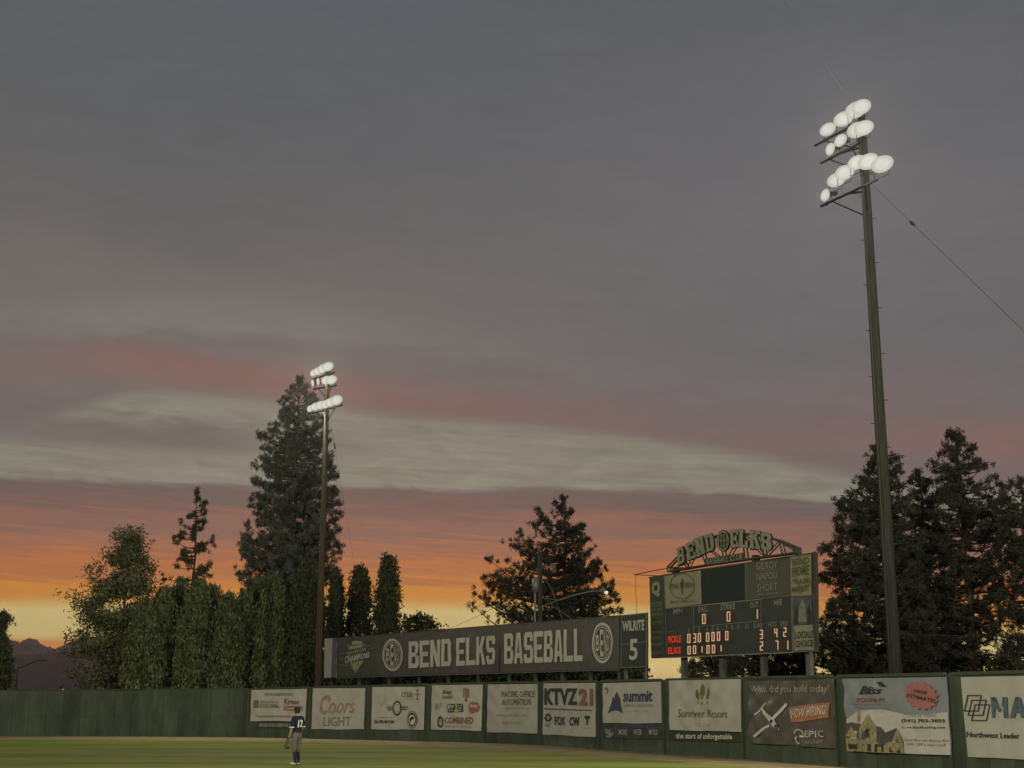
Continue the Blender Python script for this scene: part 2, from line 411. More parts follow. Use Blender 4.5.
# ------------------------------------------------------------------ ground
def grid_sheet(name, xs, ys, zf, m, kind='structure'):
    vs = [(x, y, zf(x, y)) for y in ys for x in xs]; n = len(xs)
    fs = [(j*n+i, j*n+i+1, (j+1)*n+i+1, (j+1)*n+i) for j in range(len(ys)-1) for i in range(n-1)]
    me = bpy.data.meshes.new(name); me.from_pydata(vs, [], fs); me.update()
    return tag(link(name, me, m), kind=kind)
gm = mat('dry_ground', (.075,.062,.038), .95, .35, .15, .05, coord='Object')
grid_sheet('ground', [-15000, -400, 0, 400, 15000], [-9000, -200, 0, 400, 15000], lambda x, y: -.008, gm)

FB = [(-150,735.3,690.3),(0,735.5,690),(125,736,689),(250,737.2,688),(309,738.3,686.3),(369,739.7,685),(429,741.2,683.3),(485.5,742.8,682),
      (540.5,745.2,681),(599.5,749.5,680),(665.5,754,678.5),(745,759,676.5),(839.5,765.5,674.8),(955,775,672.3),(1100,788,668)]
def fence_at(px):
    yb = float(np.interp(px, [f[0] for f in FB], [f[1] for f in FB])); yt = float(np.interp(px, [f[0] for f in FB], [f[2] for f in FB]))
    g = G(px, yb)
    return g, P(px, yt, g.y).z
def sheet(name, outline, z, m):
    bm = bmesh.new(); f = bm.faces.new([bm.verts.new((p[0], p[1], z)) for p in outline])
    if f.normal.z < 0: bmesh.ops.reverse_faces(bm, faces=[f])
    bmesh.ops.triangulate(bm, faces=bm.faces[:])
    me = bpy.data.meshes.new(name); bm.to_mesh(me); bm.free(); o = link(name, me, m); return tag(o, kind='structure')

# grass: mown passes, worn yellow patches, fine blade mottling
m = bpy.data.materials.new('outfield_grass'); m.use_nodes = True; t = NT(m.node_tree); b = t.n['Principled BSDF']
b.inputs['Roughness'].default_value = .9; b.inputs['Specular IOR Level'].default_value = .05
tcn = t.new('ShaderNodeTexCoord'); ob = tcn.outputs['Object']
mp = t.new('ShaderNodeMapping'); t.l.new(ob, mp.inputs[0]); mp.inputs['Scale'].default_value = (.07, .34, 1); mp.inputs['Rotation'].default_value = (0, 0, R(4))
a1 = t.noise(mp.outputs[0], 1, 4, .6); a2 = t.noise(ob, .5, 6, .65); a3 = t.noise(ob, 9, 4, .7)
c = t.mix(t.rng(a1, .38, .62), (.086,.114,.020), (.180,.176,.040))
c = t.mix(t.rng(a2, .50, .80), c, (.18,.165,.055))
c = t.mix(t.rng(a3, .2, .8), c, (.06,.078,.016)) if False else t.mix(t.m('MULTIPLY', t.rng(a3, .35, .8), .4), c, (.055,.075,.014))
t.l.new(c, b.inputs['Base Color'])
bn = t.new('ShaderNodeBump'); bn.inputs['Strength'].default_value = .5; bn.inputs['Distance'].default_value = .04
t.l.new(t.noise(ob, 14, 3, .7), bn.inputs['Height']); t.l.new(bn.outputs[0], b.inputs['Normal'])
M['grass'] = m
M['dirt'] = mat('warning_track_dirt', (.185,.145,.080), .95, .3, .8, .05, bump=.5, bscale=6)
GE = [(-150,738.3),(0,738.5),(125,739.2),(250,741),(370,744.2),(500,749.5),(600,756.5),(673,761.5),(744,767),(845,776),(1024,793),(1100,800)]
rg = random.Random(4)
fl = [fence_at(p)[0] for p in np.linspace(-150, 1100, 120)]
trk_in = []
for p in np.linspace(-150, 1100, 700):
    y = float(np.interp(p, [g[0] for g in GE], [g[1] for g in GE])) + .25*math.sin(p*.11) + rg.uniform(-.15, .15)*(1+.5*math.sin(p*.7))
    trk_in.append(G(p, y))
sheet('warning_track', [(q.x, q.y + .5) for q in fl] + [(60, 10), (25, -10), (-25, -10), (-60, 40)], 0.0, M['dirt'])
sheet('outfield_grass', [(q.x, q.y) for q in trk_in] + [(15, 20), (12, -8), (-12, -8), (-30, 30)], .004, M['grass'])

# ------------------------------------------------------------------ mountains far off
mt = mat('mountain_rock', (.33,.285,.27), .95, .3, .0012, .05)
def ridge(name, prof, D, depth, base_y, m, seed):
    rr = random.Random(seed); xs = [p[0] for p in prof]; ys = [p[1] for p in prof]
    cols = np.arange(-500, 1500, 2.5); rows = 14; vs = []; fs = []
    for j in range(rows):
        t_ = j/(rows-1)
        Dj = D - depth*(1-t_)
        for i, px in enumerate(cols):
            yt = float(np.interp(px, xs, ys)) + .5*math.sin(px*.9+seed) + rr.uniform(-.35, .35)
            top = P(px, yt, D).z
            base = max(-5, min(P(px, base_y, D - depth).z, top*.5)) if base_y else 0
            h = base + (top-base)*(t_**1.25) + top*.05*math.sin(px*.23+j*1.7+seed)*math.sin(t_*math.pi)
            q = P(px, yt, D); s_ = Dj/D
            vs.append((q.x*s_, Dj, max(h, -5)))
    n = len(cols)
    back = len(vs)
    for i, px in enumerate(cols):
        vs.append((vs[(rows-1)*n+i][0]*1.15, D*1.15, -5))
    for j in range(rows):
        for i in range(n-1): fs.append((j*n+i, j*n+i+1, (j+1)*n+i+1, (j+1)*n+i))
    me = bpy.data.meshes.new(name); me.from_pydata(vs, [], fs); me.update(); o = link(name, me, m, smooth=False)
    return tag(o, kind='structure')
ridge('mountains', [(-500,652),(-200,645),(-60,640),(0,636.5),(6,638.5),(11,640),(16,641),(20,642.6),(24,640),(28,638.4),(34,638.2),(38,641),(44,646),(47,646.5),(51,648.2),(56,649),(60,646.5),(66,643.5),(72,641.5),(85,638),(110,634),(140,640),(220,655),(300,680),(400,697),(700,699),(1500,700)], 12000, 3500, 668, mt, 3)
mt2 = mat('forested_foothill', (.20,.17,.165), .95, .25, .004, .05)
ridge('foothills', [(-500,662),(-100,657),(14,655),(30,654.5),(60,652),(80,650.5),(110,652),(200,668),(300,690),(400,700),(800,700),(1500,700)], 7500, 3500, 0, mt2, 8)

# air between here and the mountains
HAZE = 4.5e-5
if HAZE:
    hm = bpy.data.materials.new('haze'); hm.use_nodes = True; ht = NT(hm.node_tree); hm.node_tree.nodes.clear()
    pv = ht.new('ShaderNodeVolumePrincipled'); pv.inputs['Color'].default_value = (.95,.85,.85,1); pv.inputs['Density'].default_value = HAZE; pv.inputs['Anisotropy'].default_value = .78
    out = ht.new('ShaderNodeOutputMaterial'); ht.l.new(pv.outputs[0], out.inputs['Volume'])
    mb = MB(); mb.box((0, 3000, 349), (33000, 26000, 700)); tag(mb.build('haze', hm), kind='stuff')

# ------------------------------------------------------------------ outfield fence
fence = empty('outfield_fence', fence_at(500)[0])
tag(fence, 'long dark green board fence round the outfield, carrying the row of banners', 'fence')
# arc length walk along the fence in steps of about 1.22 m
pxs = np.linspace(-150, 1100, 2600); gpts = [fence_at(p)[0] for p in pxs]
acc = [0.0]
for a_, b_ in zip(gpts, gpts[1:]): acc.append(acc[-1] + (b_-a_).length)
marks = np.arange(0, acc[-1], 1.22); pk = np.interp(marks, acc, pxs)
POSTPX = [247.5, 309.6, 369, 428.8, 485.4, 540.6, 599.6, 665.4, 745, 839.6, 954.8]
for a_, b_ in zip(pk, pk[1:]):
    (p, h0), (q, h1) = fence_at(a_), fence_at(b_); t_ = (q-p).normalized(); n_ = Vector((t_.y, -t_.x, 0)); n_ = -n_ if n_.y > 0 else n_
    mb = MB(); g = t_*.013; back = -n_*.025
    rg_ = random.Random(int(a_*7)); dz = rg_.uniform(-.012, .012); jo = n_*rg_.uniform(0, .008)
    for z0, z1a, z1b in ((.0, 1.22, 1.22), (1.228, h0-.04+dz, h1-.04+dz)):
        A = [p+g+jo+Vector((0,0,z0)), q-g+jo+Vector((0,0,z0)), q-g+jo+Vector((0,0,z1b)), p+g+jo+Vector((0,0,z1a))]
        mb.add(A + [x+back for x in A], [(0,1,2,3),(7,6,5,4),(0,4,5,1),(3,2,6,7),(0,3,7,4),(1,5,6,2)])
    mb.build('fence_panel', M['fence'], fence)
def strip_between(p, q, z0a, z1a, z0b, z1b, n_, o0, o1):
    A = [p+n_*o0+Vector((0,0,z0a)), q+n_*o0+Vector((0,0,z0b)), q+n_*o0+Vector((0,0,z1b)), p+n_*o0+Vector((0,0,z1a))]
    B = [x + n_*(o1-o0) for x in A]
    return A + B, [(0,1,2,3),(7,6,5,4),(0,4,5,1),(3,2,6,7),(0,3,7,4),(1,5,6,2)]
secs = [-150] + POSTPX + [1100]
for k in range(len(secs)-1):
    gap = 0 if k == 0 else 1
    a_, b_ = secs[k] + 2.2*gap*(1 + k*.05), secs[k+1] - 2.0*(1 + k*.05)
    mb = MB(); n = 8 if k == 0 else 1
    for i in range(n):
        (p, h0), (q, h1) = fence_at(a_ + (b_-a_)*i/n), fence_at(a_ + (b_-a_)*(i+1)/n)
        t_ = (q-p).normalized(); n_ = Vector((t_.y, -t_.x, 0)); n_ = -n_ if n_.y > 0 else n_
        w = .09 if k else .05
        mb.add(*strip_between(p, q, h0-w, h0, h1-w, h1, n_, .055, -.05))
    mb.build('top_rail', M['fence_post'], fence)
for i, px in enumerate(POSTPX):
    p, h = fence_at(px); q, _ = fence_at(px+3); t_ = (q-p).normalized(); n_ = Vector((t_.y, -t_.x, 0)); n_ = -n_ if n_.y > 0 else n_
    rot = Matrix((t_, -n_, Vector((0,0,1)))).transposed()
    mb = MB(); mb.box(p + n_*.035 + Vector((0,0,(h-.12)/2)), (.14, .12, h-.12), rot); mb.build('post', M['fence_post'], fence)
# back posts for the plain stretch
for px in np.linspace(-130, 235, 11):
    p, h = fence_at(px); mb = MB(); mb.box(p + Vector((0, .09, h/2-.05)), (.09, .09, h-.1)); mb.build('back_post', M['fence_post'], fence)

# ------------------------------------------------------------------ banners
def wrinkle(amp, seed, corners=1.0):
    rr = random.Random(seed); ks = [(rr.uniform(1.2, 4.5), rr.uniform(-2.2, 2.2), rr.uniform(0, 6.28), rr.uniform(.3, 1)) for _ in range(7)]
    def f(x, z):
        s = sum(w*math.sin(a*x + b*z + c) for a, b, c, w in ks)/2.2
        s += .5*math.sin(5.2*x*math.cos(seed) + 6.1*z + 1.8*math.sin(1.3*x+seed))
        k1 = math.sin(6.5*(x*.75 + z) + seed)*math.exp(-abs(x*.8 - z*.5 + math.sin(seed))*.5); k2 = math.sin(7.5*(x*.6 - z) + seed*2)*math.exp(-abs(x*.6 + z*.6 - 2.6)*.6)
        return amp*(s + .9*k1 + .9*k2 + 1.2)
    return f
def banner(label, cat_, TL, TR, BL, BR, m, seed, amp=.010, group='advertising banners hung along the outfield fence', off=.075, name='banner', sag=0.0):
    g0, g1 = fence_at(BL[0])[0], fence_at(BR[0])[0]
    t_ = (g1-g0).normalized(); n_ = Vector((t_.y, -t_.x, 0)); n_ = -n_ if n_.y > 0 else n_
    pan = Panel(g0 + n_*off, g1 + n_*off, wrinkle(amp, seed))
    nx, ny = 60, 42; rr = random.Random(seed)
    vs = []; fs = []
    for j in range(ny+1):
        for i in range(nx+1):
            a, b = i/nx, j/ny
            xt = TL[0]+(TR[0]-TL[0])*a; xb = BL[0]+(BR[0]-BL[0])*a; yt = TL[1]+(TR[1]-TL[1])*a; yb = BL[1]+(BR[1]-BL[1])*a
            yb += .5*math.sin(a*9+seed)*.5; yt += sag*math.sin(math.pi*a)
            vs.append(pan.at(xt+(xb-xt)*b, yt+(yb-yt)*b, 0))
    fs = [(j*(nx+1)+i, (j+1)*(nx+1)+i, (j+1)*(nx+1)+i+1, j*(nx+1)+i+1) for j in range(ny) for i in range(nx)]
    k = len(vs); vs += [v - pan.n*.006 for v in vs]
    fs += [tuple(k+i for i in f[::-1]) for f in fs]
    edge = [i for i in range(nx+1)] + [j*(nx+1)+nx for j in range(1, ny+1)] + [ny*(nx+1)+i for i in range(nx-1, -1, -1)] + [j*(nx+1) for j in range(ny-1, 0, -1)]
    rim = len(vs); ne = len(edge); vs += [vs[i] for i in edge] + [vs[i+k] for i in edge]
    for i in range(ne): fs.append((rim+i, rim+(i+1) % ne, rim+ne+(i+1) % ne, rim+ne+i))
    me = bpy.data.meshes.new(name); me.from_pydata(vs, [], fs); me.update()
    o = link(name, me, m, smooth=True); tag(o, label, cat_, group)
    # metal eyelets that hold it to the fence
    return pan, o
I = M
# 1: greenhouse of small logos, far left
c1 = crop(245, 680, 8.192)
pan, o = banner('small white banner with Kress lettering behind the ballplayer, first of the row', 'banner', c1(52,82), c1(510,72), c1(46,335), c1(492,337), M['vinyl'], 1)
o['label'] = 'small white banner behind the ballplayer, with a grey striped logo and a red box'
text(pan, 'NORTH WORKS PATHWAY', c1.e(168,107,132), c1.e(400,107,128), I['ink_grey'], o, .02)
poly(pan, c1.l([(74,165),(90,165),(90,228),(74,228)]), I['ink_green'], o); poly(pan, c1.l([(94,165),(114,165),(114,228),(94,228)]), I['ink_green'], o)
text(pan, 'GREENTECH', c1.e(122,168,190), c1.e(272,172,192), I['ink_grey'], o, 0)
poly(pan, c1.l([(122,198),(265,200),(288,228),(122,226)]), I['ink_grey'], o, 'logo_bar')
text(pan, 'SERVICES', c1.e(130,205,222), c1.e(215,205,222), I['ink_tan'], o, 0, off=.02)
text(pan, 'Kress', c1.e(325,150,202), c1.e(447,158,200), I['ink_brown'], o, .03)
poly(pan, c1.l([(322,212),(472,212),(472,250),(322,250)]), I['ink_red'], o, 'logo_bar')
text(pan, 'Construction', c1.e(330,222,243), c1.e(464,222,243), I['ink_white'], o, .01, off=.02)
text(pan, 'Commercial and Residential Rentals', c1.e(98,285,306), c1.e(380,287,306), I['ink_grey'], o, .02)
pan, o = banner('narrow green strip lettered in cream under the first white banner', 'banner', c1(112,345), c1(400,347), c1(110,392), c1(398,394), M['vinyl_green'], 2, .003, off=.05)
text(pan, 'GREENTECHSERVICES', c1.e(118,356,384), c1.e(392,358,384), I['ink_pale'], o, .02)
# 2
pan, o = banner('white banner with looping red script above block grey capitals', 'banner', c1(558,68), c1(985,66), c1(545,403), c1(975,404), M['vinyl'], 3)
vs, fs = glyphs('Coors', .012, .35)
text(pan, 'Coors', c1.e(618,128,284), c1.e(905,150,270), I['ink_faded'], o, .004, slant=.35)
polys(pan, stroke([c1(628,168), c1(640,145), c1(668,128), c1(700,130), c1(708,150), c1(690,178)], .7) + stroke([c1(868,262), c1(890,240), c1(908,245)], .8), I['ink_faded'], o, 'flourish')
text(pan, 'LIGHT', c1.e(648,304,378), c1.e(872,298,376), I['ink_grey'], o, .0)
# 3
c3 = crop(365, 675, 8.192)
pan, o = banner('white banner with a black round badge low on its right side', 'banner', c3(62,98), c3(492,96), c3(52,446), c3(484,448), M['vinyl'], 5)
text(pan, 'crux', c3.e(305,140,182), c3.e(398,140,182), I['ink_brown'], o, .0)
polys(pan, stroke([c3(405,160), c3(460,158)], .7) + stroke([c3(434,120), c3(434,200)], .7) + [disc(*c3(434,124), 1.1, 1.1), disc(*c3(434,196), 1.1, 1.1)], I['ink_brown'], o)
text(pan, 'FERMENTATION', c3.e(306,190,200), c3.e(408,190,200), I['ink_tan'], o, 0)
polys(pan, ring(*c3(142,195), 3.6, 5.2, .5) + stroke([c3(110,160), c3(140,260), c3(175,160)], .5), I['ink_tan'], o)
polys(pan, [c3.l([(184,258),(355,256),(350,272),(184,274)]), c3.l([(190,280),(350,278),(345,288),(190,290)])], I['ink_brown'], o, 'logo_bar', off=.012)
poly(pan, disc(*c3(268,272), 4.4, 7.4), I['ink'], o, off=.02); poly(pan, disc(*c3(268,272), 3.2, 5.6), I['vinyl'], o, 'badge_centre', off=.028)
polys(pan, ring(*c3(268,272), 2.2, 4.2, .4), I['ink_grey'], o, off=.036)
poly(pan, disc(*c3(390,365), 5.2, 8.6), I['ink'], o, off=.02); polys(pan, ring(*c3(390,365), 4.6, 7.9, .35), I['ink_white'], o, off=.028)
poly(pan, disc(*c3(390,368), 3.2, 5.0), I['ink_white'], o, 'badge_centre', off=.036); poly(pan, c3.l([(368,370),(378,345),(398,340),(412,352),(402,362),(384,372),(378,398)]), I['ink'], o, 'badge_figure', off=.044)
text(pan, 'SILVER MOON', c3.e(84,368,396), c3.e(244,370,397), I['ink'], o, .02)
polys(pan, stroke([c3(100,348), c3(135,348)], .3) + stroke([c3(205,348), c3(240,348)], .3) + [disc(*c3(145+12*k,348), .5, .5, 8) for k in range(5)], I['ink_grey'], o)
text(pan, 'BREWING', c3.e(128,408,416), c3.e(205,408,416), I['ink_tan'], o, .0)
# 4
pan, o = banner('white banner crowded with six small logos above orange-brown capitals', 'banner', c3(550,84), c3(966,78), c3(540,445), c3(956,458), M['vinyl'], 6)
polys(pan, [disc(*c3(680,158), 4.6, 5.0)], I['ink_pale'], o); text(pan, 'Suzy', c3.e(636,125,160), c3.e(722,125,162), I['ink'], o, .03, slant=.3, off=.022); text(pan, 'Lumber', c3.e(640,168,192), c3.e(722,168,192), I['ink'], o, .01, slant=.3, off=.022)
polys(pan, stroke([c3(812,112), c3(812,180)], .7) + stroke([c3(826,108), c3(826,190)], .9) + stroke([c3(840,108), c3(840,190)], .9) + stroke([c3(854,112), c3(854,180)], .7), I['ink_brown'], o); poly(pan, disc(*c3(832,206), .9, 1.6), I['ink'], o)
text(pan, 'W.P', c3.e(578,230,292), c3.e(628,228,290), I['ink_grey'], o, .0)
poly(pan, c3.l([(682,236),(806,236),(806,304),(682,306)]), I['ink'], o, 'logo_bar'); text(pan, 'EV', c3.e(690,244,276), c3.e(735,244,276), I['ink_white'], o, .02, off=.024)
poly(pan, c3.l([(738,240),(765,238),(760,270),(770,302),(740,302),(748,270)]), I['ink_gold'], o, off=.022); text(pan, 'LT', c3.e(772,244,276), c3.e(802,244,276), I['ink_white'], o, .02, off=.024); text(pan, 'NORTHWEST', c3.e(690,284,298), c3.e(800,284,298), I['ink_white'], o, .0, off=.03)
poly(pan, c3.l([(862,225),(885,218),(925,226),(948,258),(935,296),(900,308),(880,318),(860,300),(856,262)]), I['ink_red'], o, cuts=0)
polys(pan, [c3.l([(862,282),(940,280),(938,290),(862,292)])], I['ink_brown'], o, 'logo_bar', off=.02); text(pan, 'Baldy', c3.e(868,238,272), c3.e(930,242,272), I['ink_white'], o, .01, slant=.2, off=.02)
polys(pan, ring(*c3(622,384), 3.0, 5.8, .9), I['ink'], o, off=.014); polys(pan, ring(*c3(622,368), 1.4, 1.8, .4) + ring(*c3(622,402), 1.4, 1.8, .4), I['ink_grey'], o, off=.02)
text(pan, 'COMBINED', c3.e(658,344,396), c3.e(890,344,402), I['ink_brown'], o, .03)
text(pan, 'COMMUNICATIONS, INC.', c3.e(656,408,432), c3.e(888,412,438), I['ink_pale'], o, .0)
# 5
c5 = crop(480, 670, 7.877)
pan, o = banner('white banner with dark brown capitals in two lines towards its right', 'banner', c5(62,114), c5(456,110), c5(56,488), c5(455,500), M['vinyl'], 7)
text(pan, 'PACIFIC OFFICE', c5.e(178,168,214), c5.e(434,166,214), I['ink_maroon'], o, .0); text(pan, 'AUTOMATION', c5.e(176,230,276), c5.e(404,228,276), I['ink_maroon'], o, .0)
text(pan, 'PROBLEM SOLVED', c5.e(205,294,308), c5.e(402,294,308), I['ink_pale'], o, 0); polys(pan, stroke([c5(176,301), c5(196,301)], .25) + stroke([c5(412,301), c5(434,301)], .25), I['ink_pale'], o)
text(pan, 'www.pacificoffice.com', c5.e(134,340,372), c5.e(370,342,374), I['ink_pale'], o, 0); text(pan, '(555) 686-0023', c5.e(180,402,434), c5.e(324,404,434), I['ink_pale'], o, 0)
# 6
pan, o = banner('white banner with heavy black capitals and a big orange-brown number', 'banner', c5(502,104), c5(914,102), c5(496,505), c5(912,530), M['vinyl'], 8)
text(pan, 'KTVZ', c5.e(512,144,276), c5.e(772,144,276), I['ink'], o, .035); text(pan, '21', c5.e(782,146,280), c5.e(896,144,282), I['ink_brown'], o, .05)
polys(pan, [c5.l([(512,302),(892,316),(892,323),(512,310)])], I['ink_blue'], o, 'rule')
polys(pan, [c5.l([(512,299),(700,306),(700,311),(512,304)])], I['ink_red'], o, 'rule', off=.02)
polys(pan, [disc(*c5(528,358), 1, 1.3, 12), disc(*c5(541,350), 1, 1.3, 12), disc(*c5(555,358), 1, 1.3, 12), disc(*c5(522,380), 1.3, 1.6, 12), disc(*c5(560,380), 1.3, 1.6, 12), disc(*c5(532,396), 1.2, 1.2, 12), disc(*c5(551,396), 1.2, 1.2, 12)], I['ink'], o)
text(pan, 'NBC', c5.e(518,422,446), c5.e(566,420,446), I['ink_grey'], o, 0)
text(pan, 'FOX', c5.e(592,364,434), c5.e(678,366,438), I['ink'], o, .04); text(pan, 'CW', c5.e(708,370,440), c5.e(788,370,442), I['ink'], o, .04)
polys(pan, [c5.l([(830,360),(872,360),(872,378),(858,388),(856,432),(846,432),(844,388),(830,378)])], I['ink'], o); text(pan, 'Telemundo', c5.e(822,448,464), c5.e(886,450,466), I['ink_pale'], o, 0)
# 7
c7 = crop(600, 670, 6.827)
pan, o = banner('white banner with a dark blue mountain peak emblem', 'banner', c7(20,90), c7(416,80), c7(22,362), c7(422,364), M['vinyl'], 9)
poly(pan, c7.l([(60,296),(72,262),(84,232),(92,186),(98,182),(104,200),(110,168),(122,145),(132,180),(138,190),(142,215),(156,294),(132,280),(108,274),(84,280)]), I['ink_blue'], o, 'peak_emblem')
text(pan, 'summit', c7.e(164,140,218), c7.e(362,138,218), I['ink_blue'], o, .025); text(pan, 'CLEANING & RESTORATION', c7.e(166,234,250), c7.e(366,234,252), I['ink_grey'], o, 0); text(pan, 'Fire * Mold * Water', c7.e(184,270,284), c7.e(334,270,284), I['ink_pale'], o, 0)
poly(pan, disc(*c7(48,138), 1.9, 3.2), I['ink_red'], o); poly(pan, disc(*c7(48,145), 1.0, 1.3), I['ink_white'], o, off=.02)
pan, o = banner('dark strip with pale capitals hung below the blue mountain peak banner', 'banner', c7(16,366), c7(422,368), c7(16,464), c7(422,472), M['vinyl_black'], 10, .006, off=.06)
for s_, x0, x1 in (('FIRE', 42, 76), ('SMOKE', 130, 190), ('WATER', 232, 292), ('MOLD', 342, 400)): text(pan, s_, c7.e(x0,404,440), c7.e(x1,406,444), I['ink_pale'], o, .01)
poly(pan, c7.l([(225,372),(300,374),(320,400),(270,395),(215,405)]), I['ink_blue'], o, 'picture_patch'); poly(pan, c7.l([(40,460),(62,438),(90,420),(100,440),(76,464)]), I['ink_grey'], o, 'picture_patch')
# 8
pan, o = banner('creamy wrinkled banner with three dark pine trees as its emblem', 'banner', c7(474,72), c7(966,62), c7(480,410), c7(970,422), M['vinyl'], 11, .022)
def minipine(cx, yt, yb, w):
    out = [c7.l([(cx-3, yb-20), (cx+3, yb-20), (cx+2, yb), (cx-2, yb)])]
    n = 8; rr = random.Random(int(cx))
    for k in range(n):
        y = yt + (yb-40-yt)*k/n; ww = w*(.35+.65*math.sin(math.pi*(k+.6)/n))*rr.uniform(.75, 1.1); out.append(c7.l([(cx, y-6), (cx+ww, y+14), (cx-ww, y+15)]))
    return out
polys(pan, minipine(706, 100, 236, 20) + minipine(674, 132, 234, 13) + minipine(742, 120, 234, 12), I['ink_green'], o, 'pine_emblem')
text(pan, 'Sunriver Resort', c7.e(542,266,322), c7.e(878,272,326), I['ink_green'], o, .0); text(pan, 'EST. 1968', c7.e(655,362,384), c7.e(758,364,386), I['ink_tan'], o, 0)
pan, o = banner('dark green strip with white italic lettering under the pine tree banner', 'banner', c7(470,414), c7(976,428), c7(466,478), c7(974,494), M['vinyl_green'], 12, .006, off=.06)
text(pan, 'the start of unforgettable', c7.e(526,430,478), c7.e(910,436,484), I['ink_white'], o, .02)
# 9
c9 = crop(744, 665, 7.679)
pan, o = banner('charcoal wrinkled banner with a white propeller plane and an orange box', 'banner', c9(38,124), c9(702,104), c9(44,596), c9(712,642), M['vinyl_dark'], 13, .034, sag=.8)
text(pan, 'What did you build today?', c9.e(66,158,226), c9.e(662,152,222), I['ink_pale'], o, .0, off=.02)
poly(pan, c9.l([(358,328),(400,318),(668,284),(666,402),(440,438),(362,440)]), I['ink_orange'], o, 'orange_box', off=.022, cuts=5); text(pan, 'NOW HIRING!', c9.e(372,338,412), c9.e(652,302,378), I['ink_white'], o, .01, off=.04)
polys(pan, [c9.l([(146,326),(168,332),(236,402),(262,440),(282,486),(280,505),(240,478),(205,430),(150,350)])], I['ink_white'], o, 'plane_picture', off=.026, cuts=4)
polys(pan, [c9.l([(186,288),(194,292),(108,386),(100,378)]), c9.l([(326,292),(338,300),(338,312),(252,420),(232,404)]), c9.l([(206,456),(216,470),(104,556),(90,552),(90,540)])], I['ink_white'], o, 'plane_picture', off=.034, cuts=4)
poly(pan, disc(*c9(228,432), 1.6, 1.9), I['ink'], o, 'plane_picture', off=.044)
poly(pan, disc(*c9(264,478), 2.0, 3.0), I['ink_teal'], o, 'plane_picture', off=.044)
polys(pan, ring(*c9(436,528), 4.4, 4.8, 1.1, 18, 180, 370) + ring(*c9(434,568), 4.2, 5.0, 1.0, 18, 60, 200) + [c9.l([(400,552),(424,548),(412,570)]), c9.l([(438,540),(476,540),(474,556),(440,554)])], I['ink_white'], o, off=.03)
text(pan, 'EPIC', c9.e(482,506,554), c9.e(632,502,554), I['ink_white'], o, .0, off=.03); text(pan, 'AIRCRAFT', c9.e(492,582,604), c9.e(616,578,604), I['ink_pale'], o, .0, off=.03)
# 10
c0 = crop(840, 665, 7.683)
pan, o = banner('blue-grey banner picturing a stone house with a red starburst', 'banner', c0(26,106), c0(828,92), c0(62,662), c0(868,696), M['vinyl_sky'], 14, .02)
stone = mat('printed_stone', (.26,.22,.11), .7, .5, 9); roofp = mat('printed_slate', (.075,.07,.065), .7, .2, 6); lit = mat('printed_cloud', (.43,.41,.37), .7, .1, 2)
poly(pan, c0.l([(54,420),(150,350),(330,340),(520,380),(700,380),(846,360),(868,692),(500,680),(62,660)]), lit, o, 'picture_cloud', off=.014, cuts=8)
poly(pan, c0.l([(50,450),(100,440),(146,448),(300,470),(330,478),(366,520),(446,484),(500,590),(500,680),(62,662)]), roofp, o, 'picture_roof', off=.026, cuts=6)
polys(pan, [c0.l([(146,350),(160,345),(168,352),(166,440),(146,440)]), c0.l([(60,545),(98,468),(148,556)]), c0.l([(166,480),(234,376),(304,478),(304,590),(166,590)]), c0.l([(412,576),(454,492),(496,592),(450,600)]), c0.l([(60,560),(500,600),(504,680),(62,662)])], stone, o, 'picture_wall', off=.036, cuts=4)
polys(pan, [c0.l([(80,606),(150,610),(150,648),(80,642)]), c0.l([(190,606),(205,606),(205,662),(190,660)]), c0.l([(232,606),(262,606),(262,664),(232,662)]), c0.l([(292,606),(310,606),(310,668),(292,666)]), c0.l([(340,612),(352,612),(352,668),(340,668)]), c0.l([(392,620),(420,622),(420,672),(392,670)]), c0.l([(450,628),(476,630),(476,674),(450,672)]), c0.l([(222,490),(232,486),(232,556),(222,556)]), c0.l([(238,486),(248,490),(248,556),(238,556)])], I['ink'], o, 'picture_window', off=.046)
sb = []
for k in range(32):
    a = 2*math.pi*k/32; r_ = 1 if k % 2 else .86; sb.append(c0(638 + 140*r_*math.cos(a), 236 + 112*r_*math.sin(a) + 18*math.cos(a)))
poly(pan, sb, mat('printed_coral', (.32,.135,.12), .7, .1), o, 'starburst', off=.026, cuts=6)
text(pan, 'FREE', c0.e(588,186,212), c0.e(690,202,226), I['ink'], o, .02, off=.04); text(pan, 'ESTIMATE!', c0.e(528,218,246), c0.e(750,262,292), I['ink'], o, .02, off=.04)
text(pan, 'Bliss', c0.e(158,160,226), c0.e(336,168,222), I['ink'], o, .02, slant=.5, off=.024); poly(pan, c0.l([(286,128),(334,130),(364,166),(320,164)]), I['ink'], o, 'roof_emblem', off=.024)
text(pan, 'ROOFING', c0.e(142,250,284), c0.e(352,252,284), I['ink_red'], o, .03, off=.024); text(pan, 'Quality Roofing and Siding Systems', c0.e(98,292,310), c0.e(414,296,312), I['ink_grey'], o, .01, off=.024); text(pan, 'Residential & Commercial Roofing', c0.e(120,318,334), c0.e(388,322,338), I['ink_grey'], o, .01, off=.024)
text(pan, 'CALL US TODAY!', c0.e(546,378,396), c0.e(758,380,398), I['ink_grey'], o, .0, off=.034); text(pan, '(541) 703-3833', c0.e(484,414,448), c0.e(828,416,448), I['ink'], o, .03, off=.034)
text(pan, 'www.BlissRoofing.com', c0.e(484,470,492), c0.e(828,470,494), I['ink'], o, .01, off=.034)
text(pan, 'Good Bliss Lake Bouncy Blvd', c0.e(508,566,588), c0.e(850,574,596), I['ink_red'], o, .0, off=.034); text(pan, '10% OFF a new roof!', c0.e(532,598,616), c0.e(828,604,626), I['ink_red'], o, .0, off=.034)
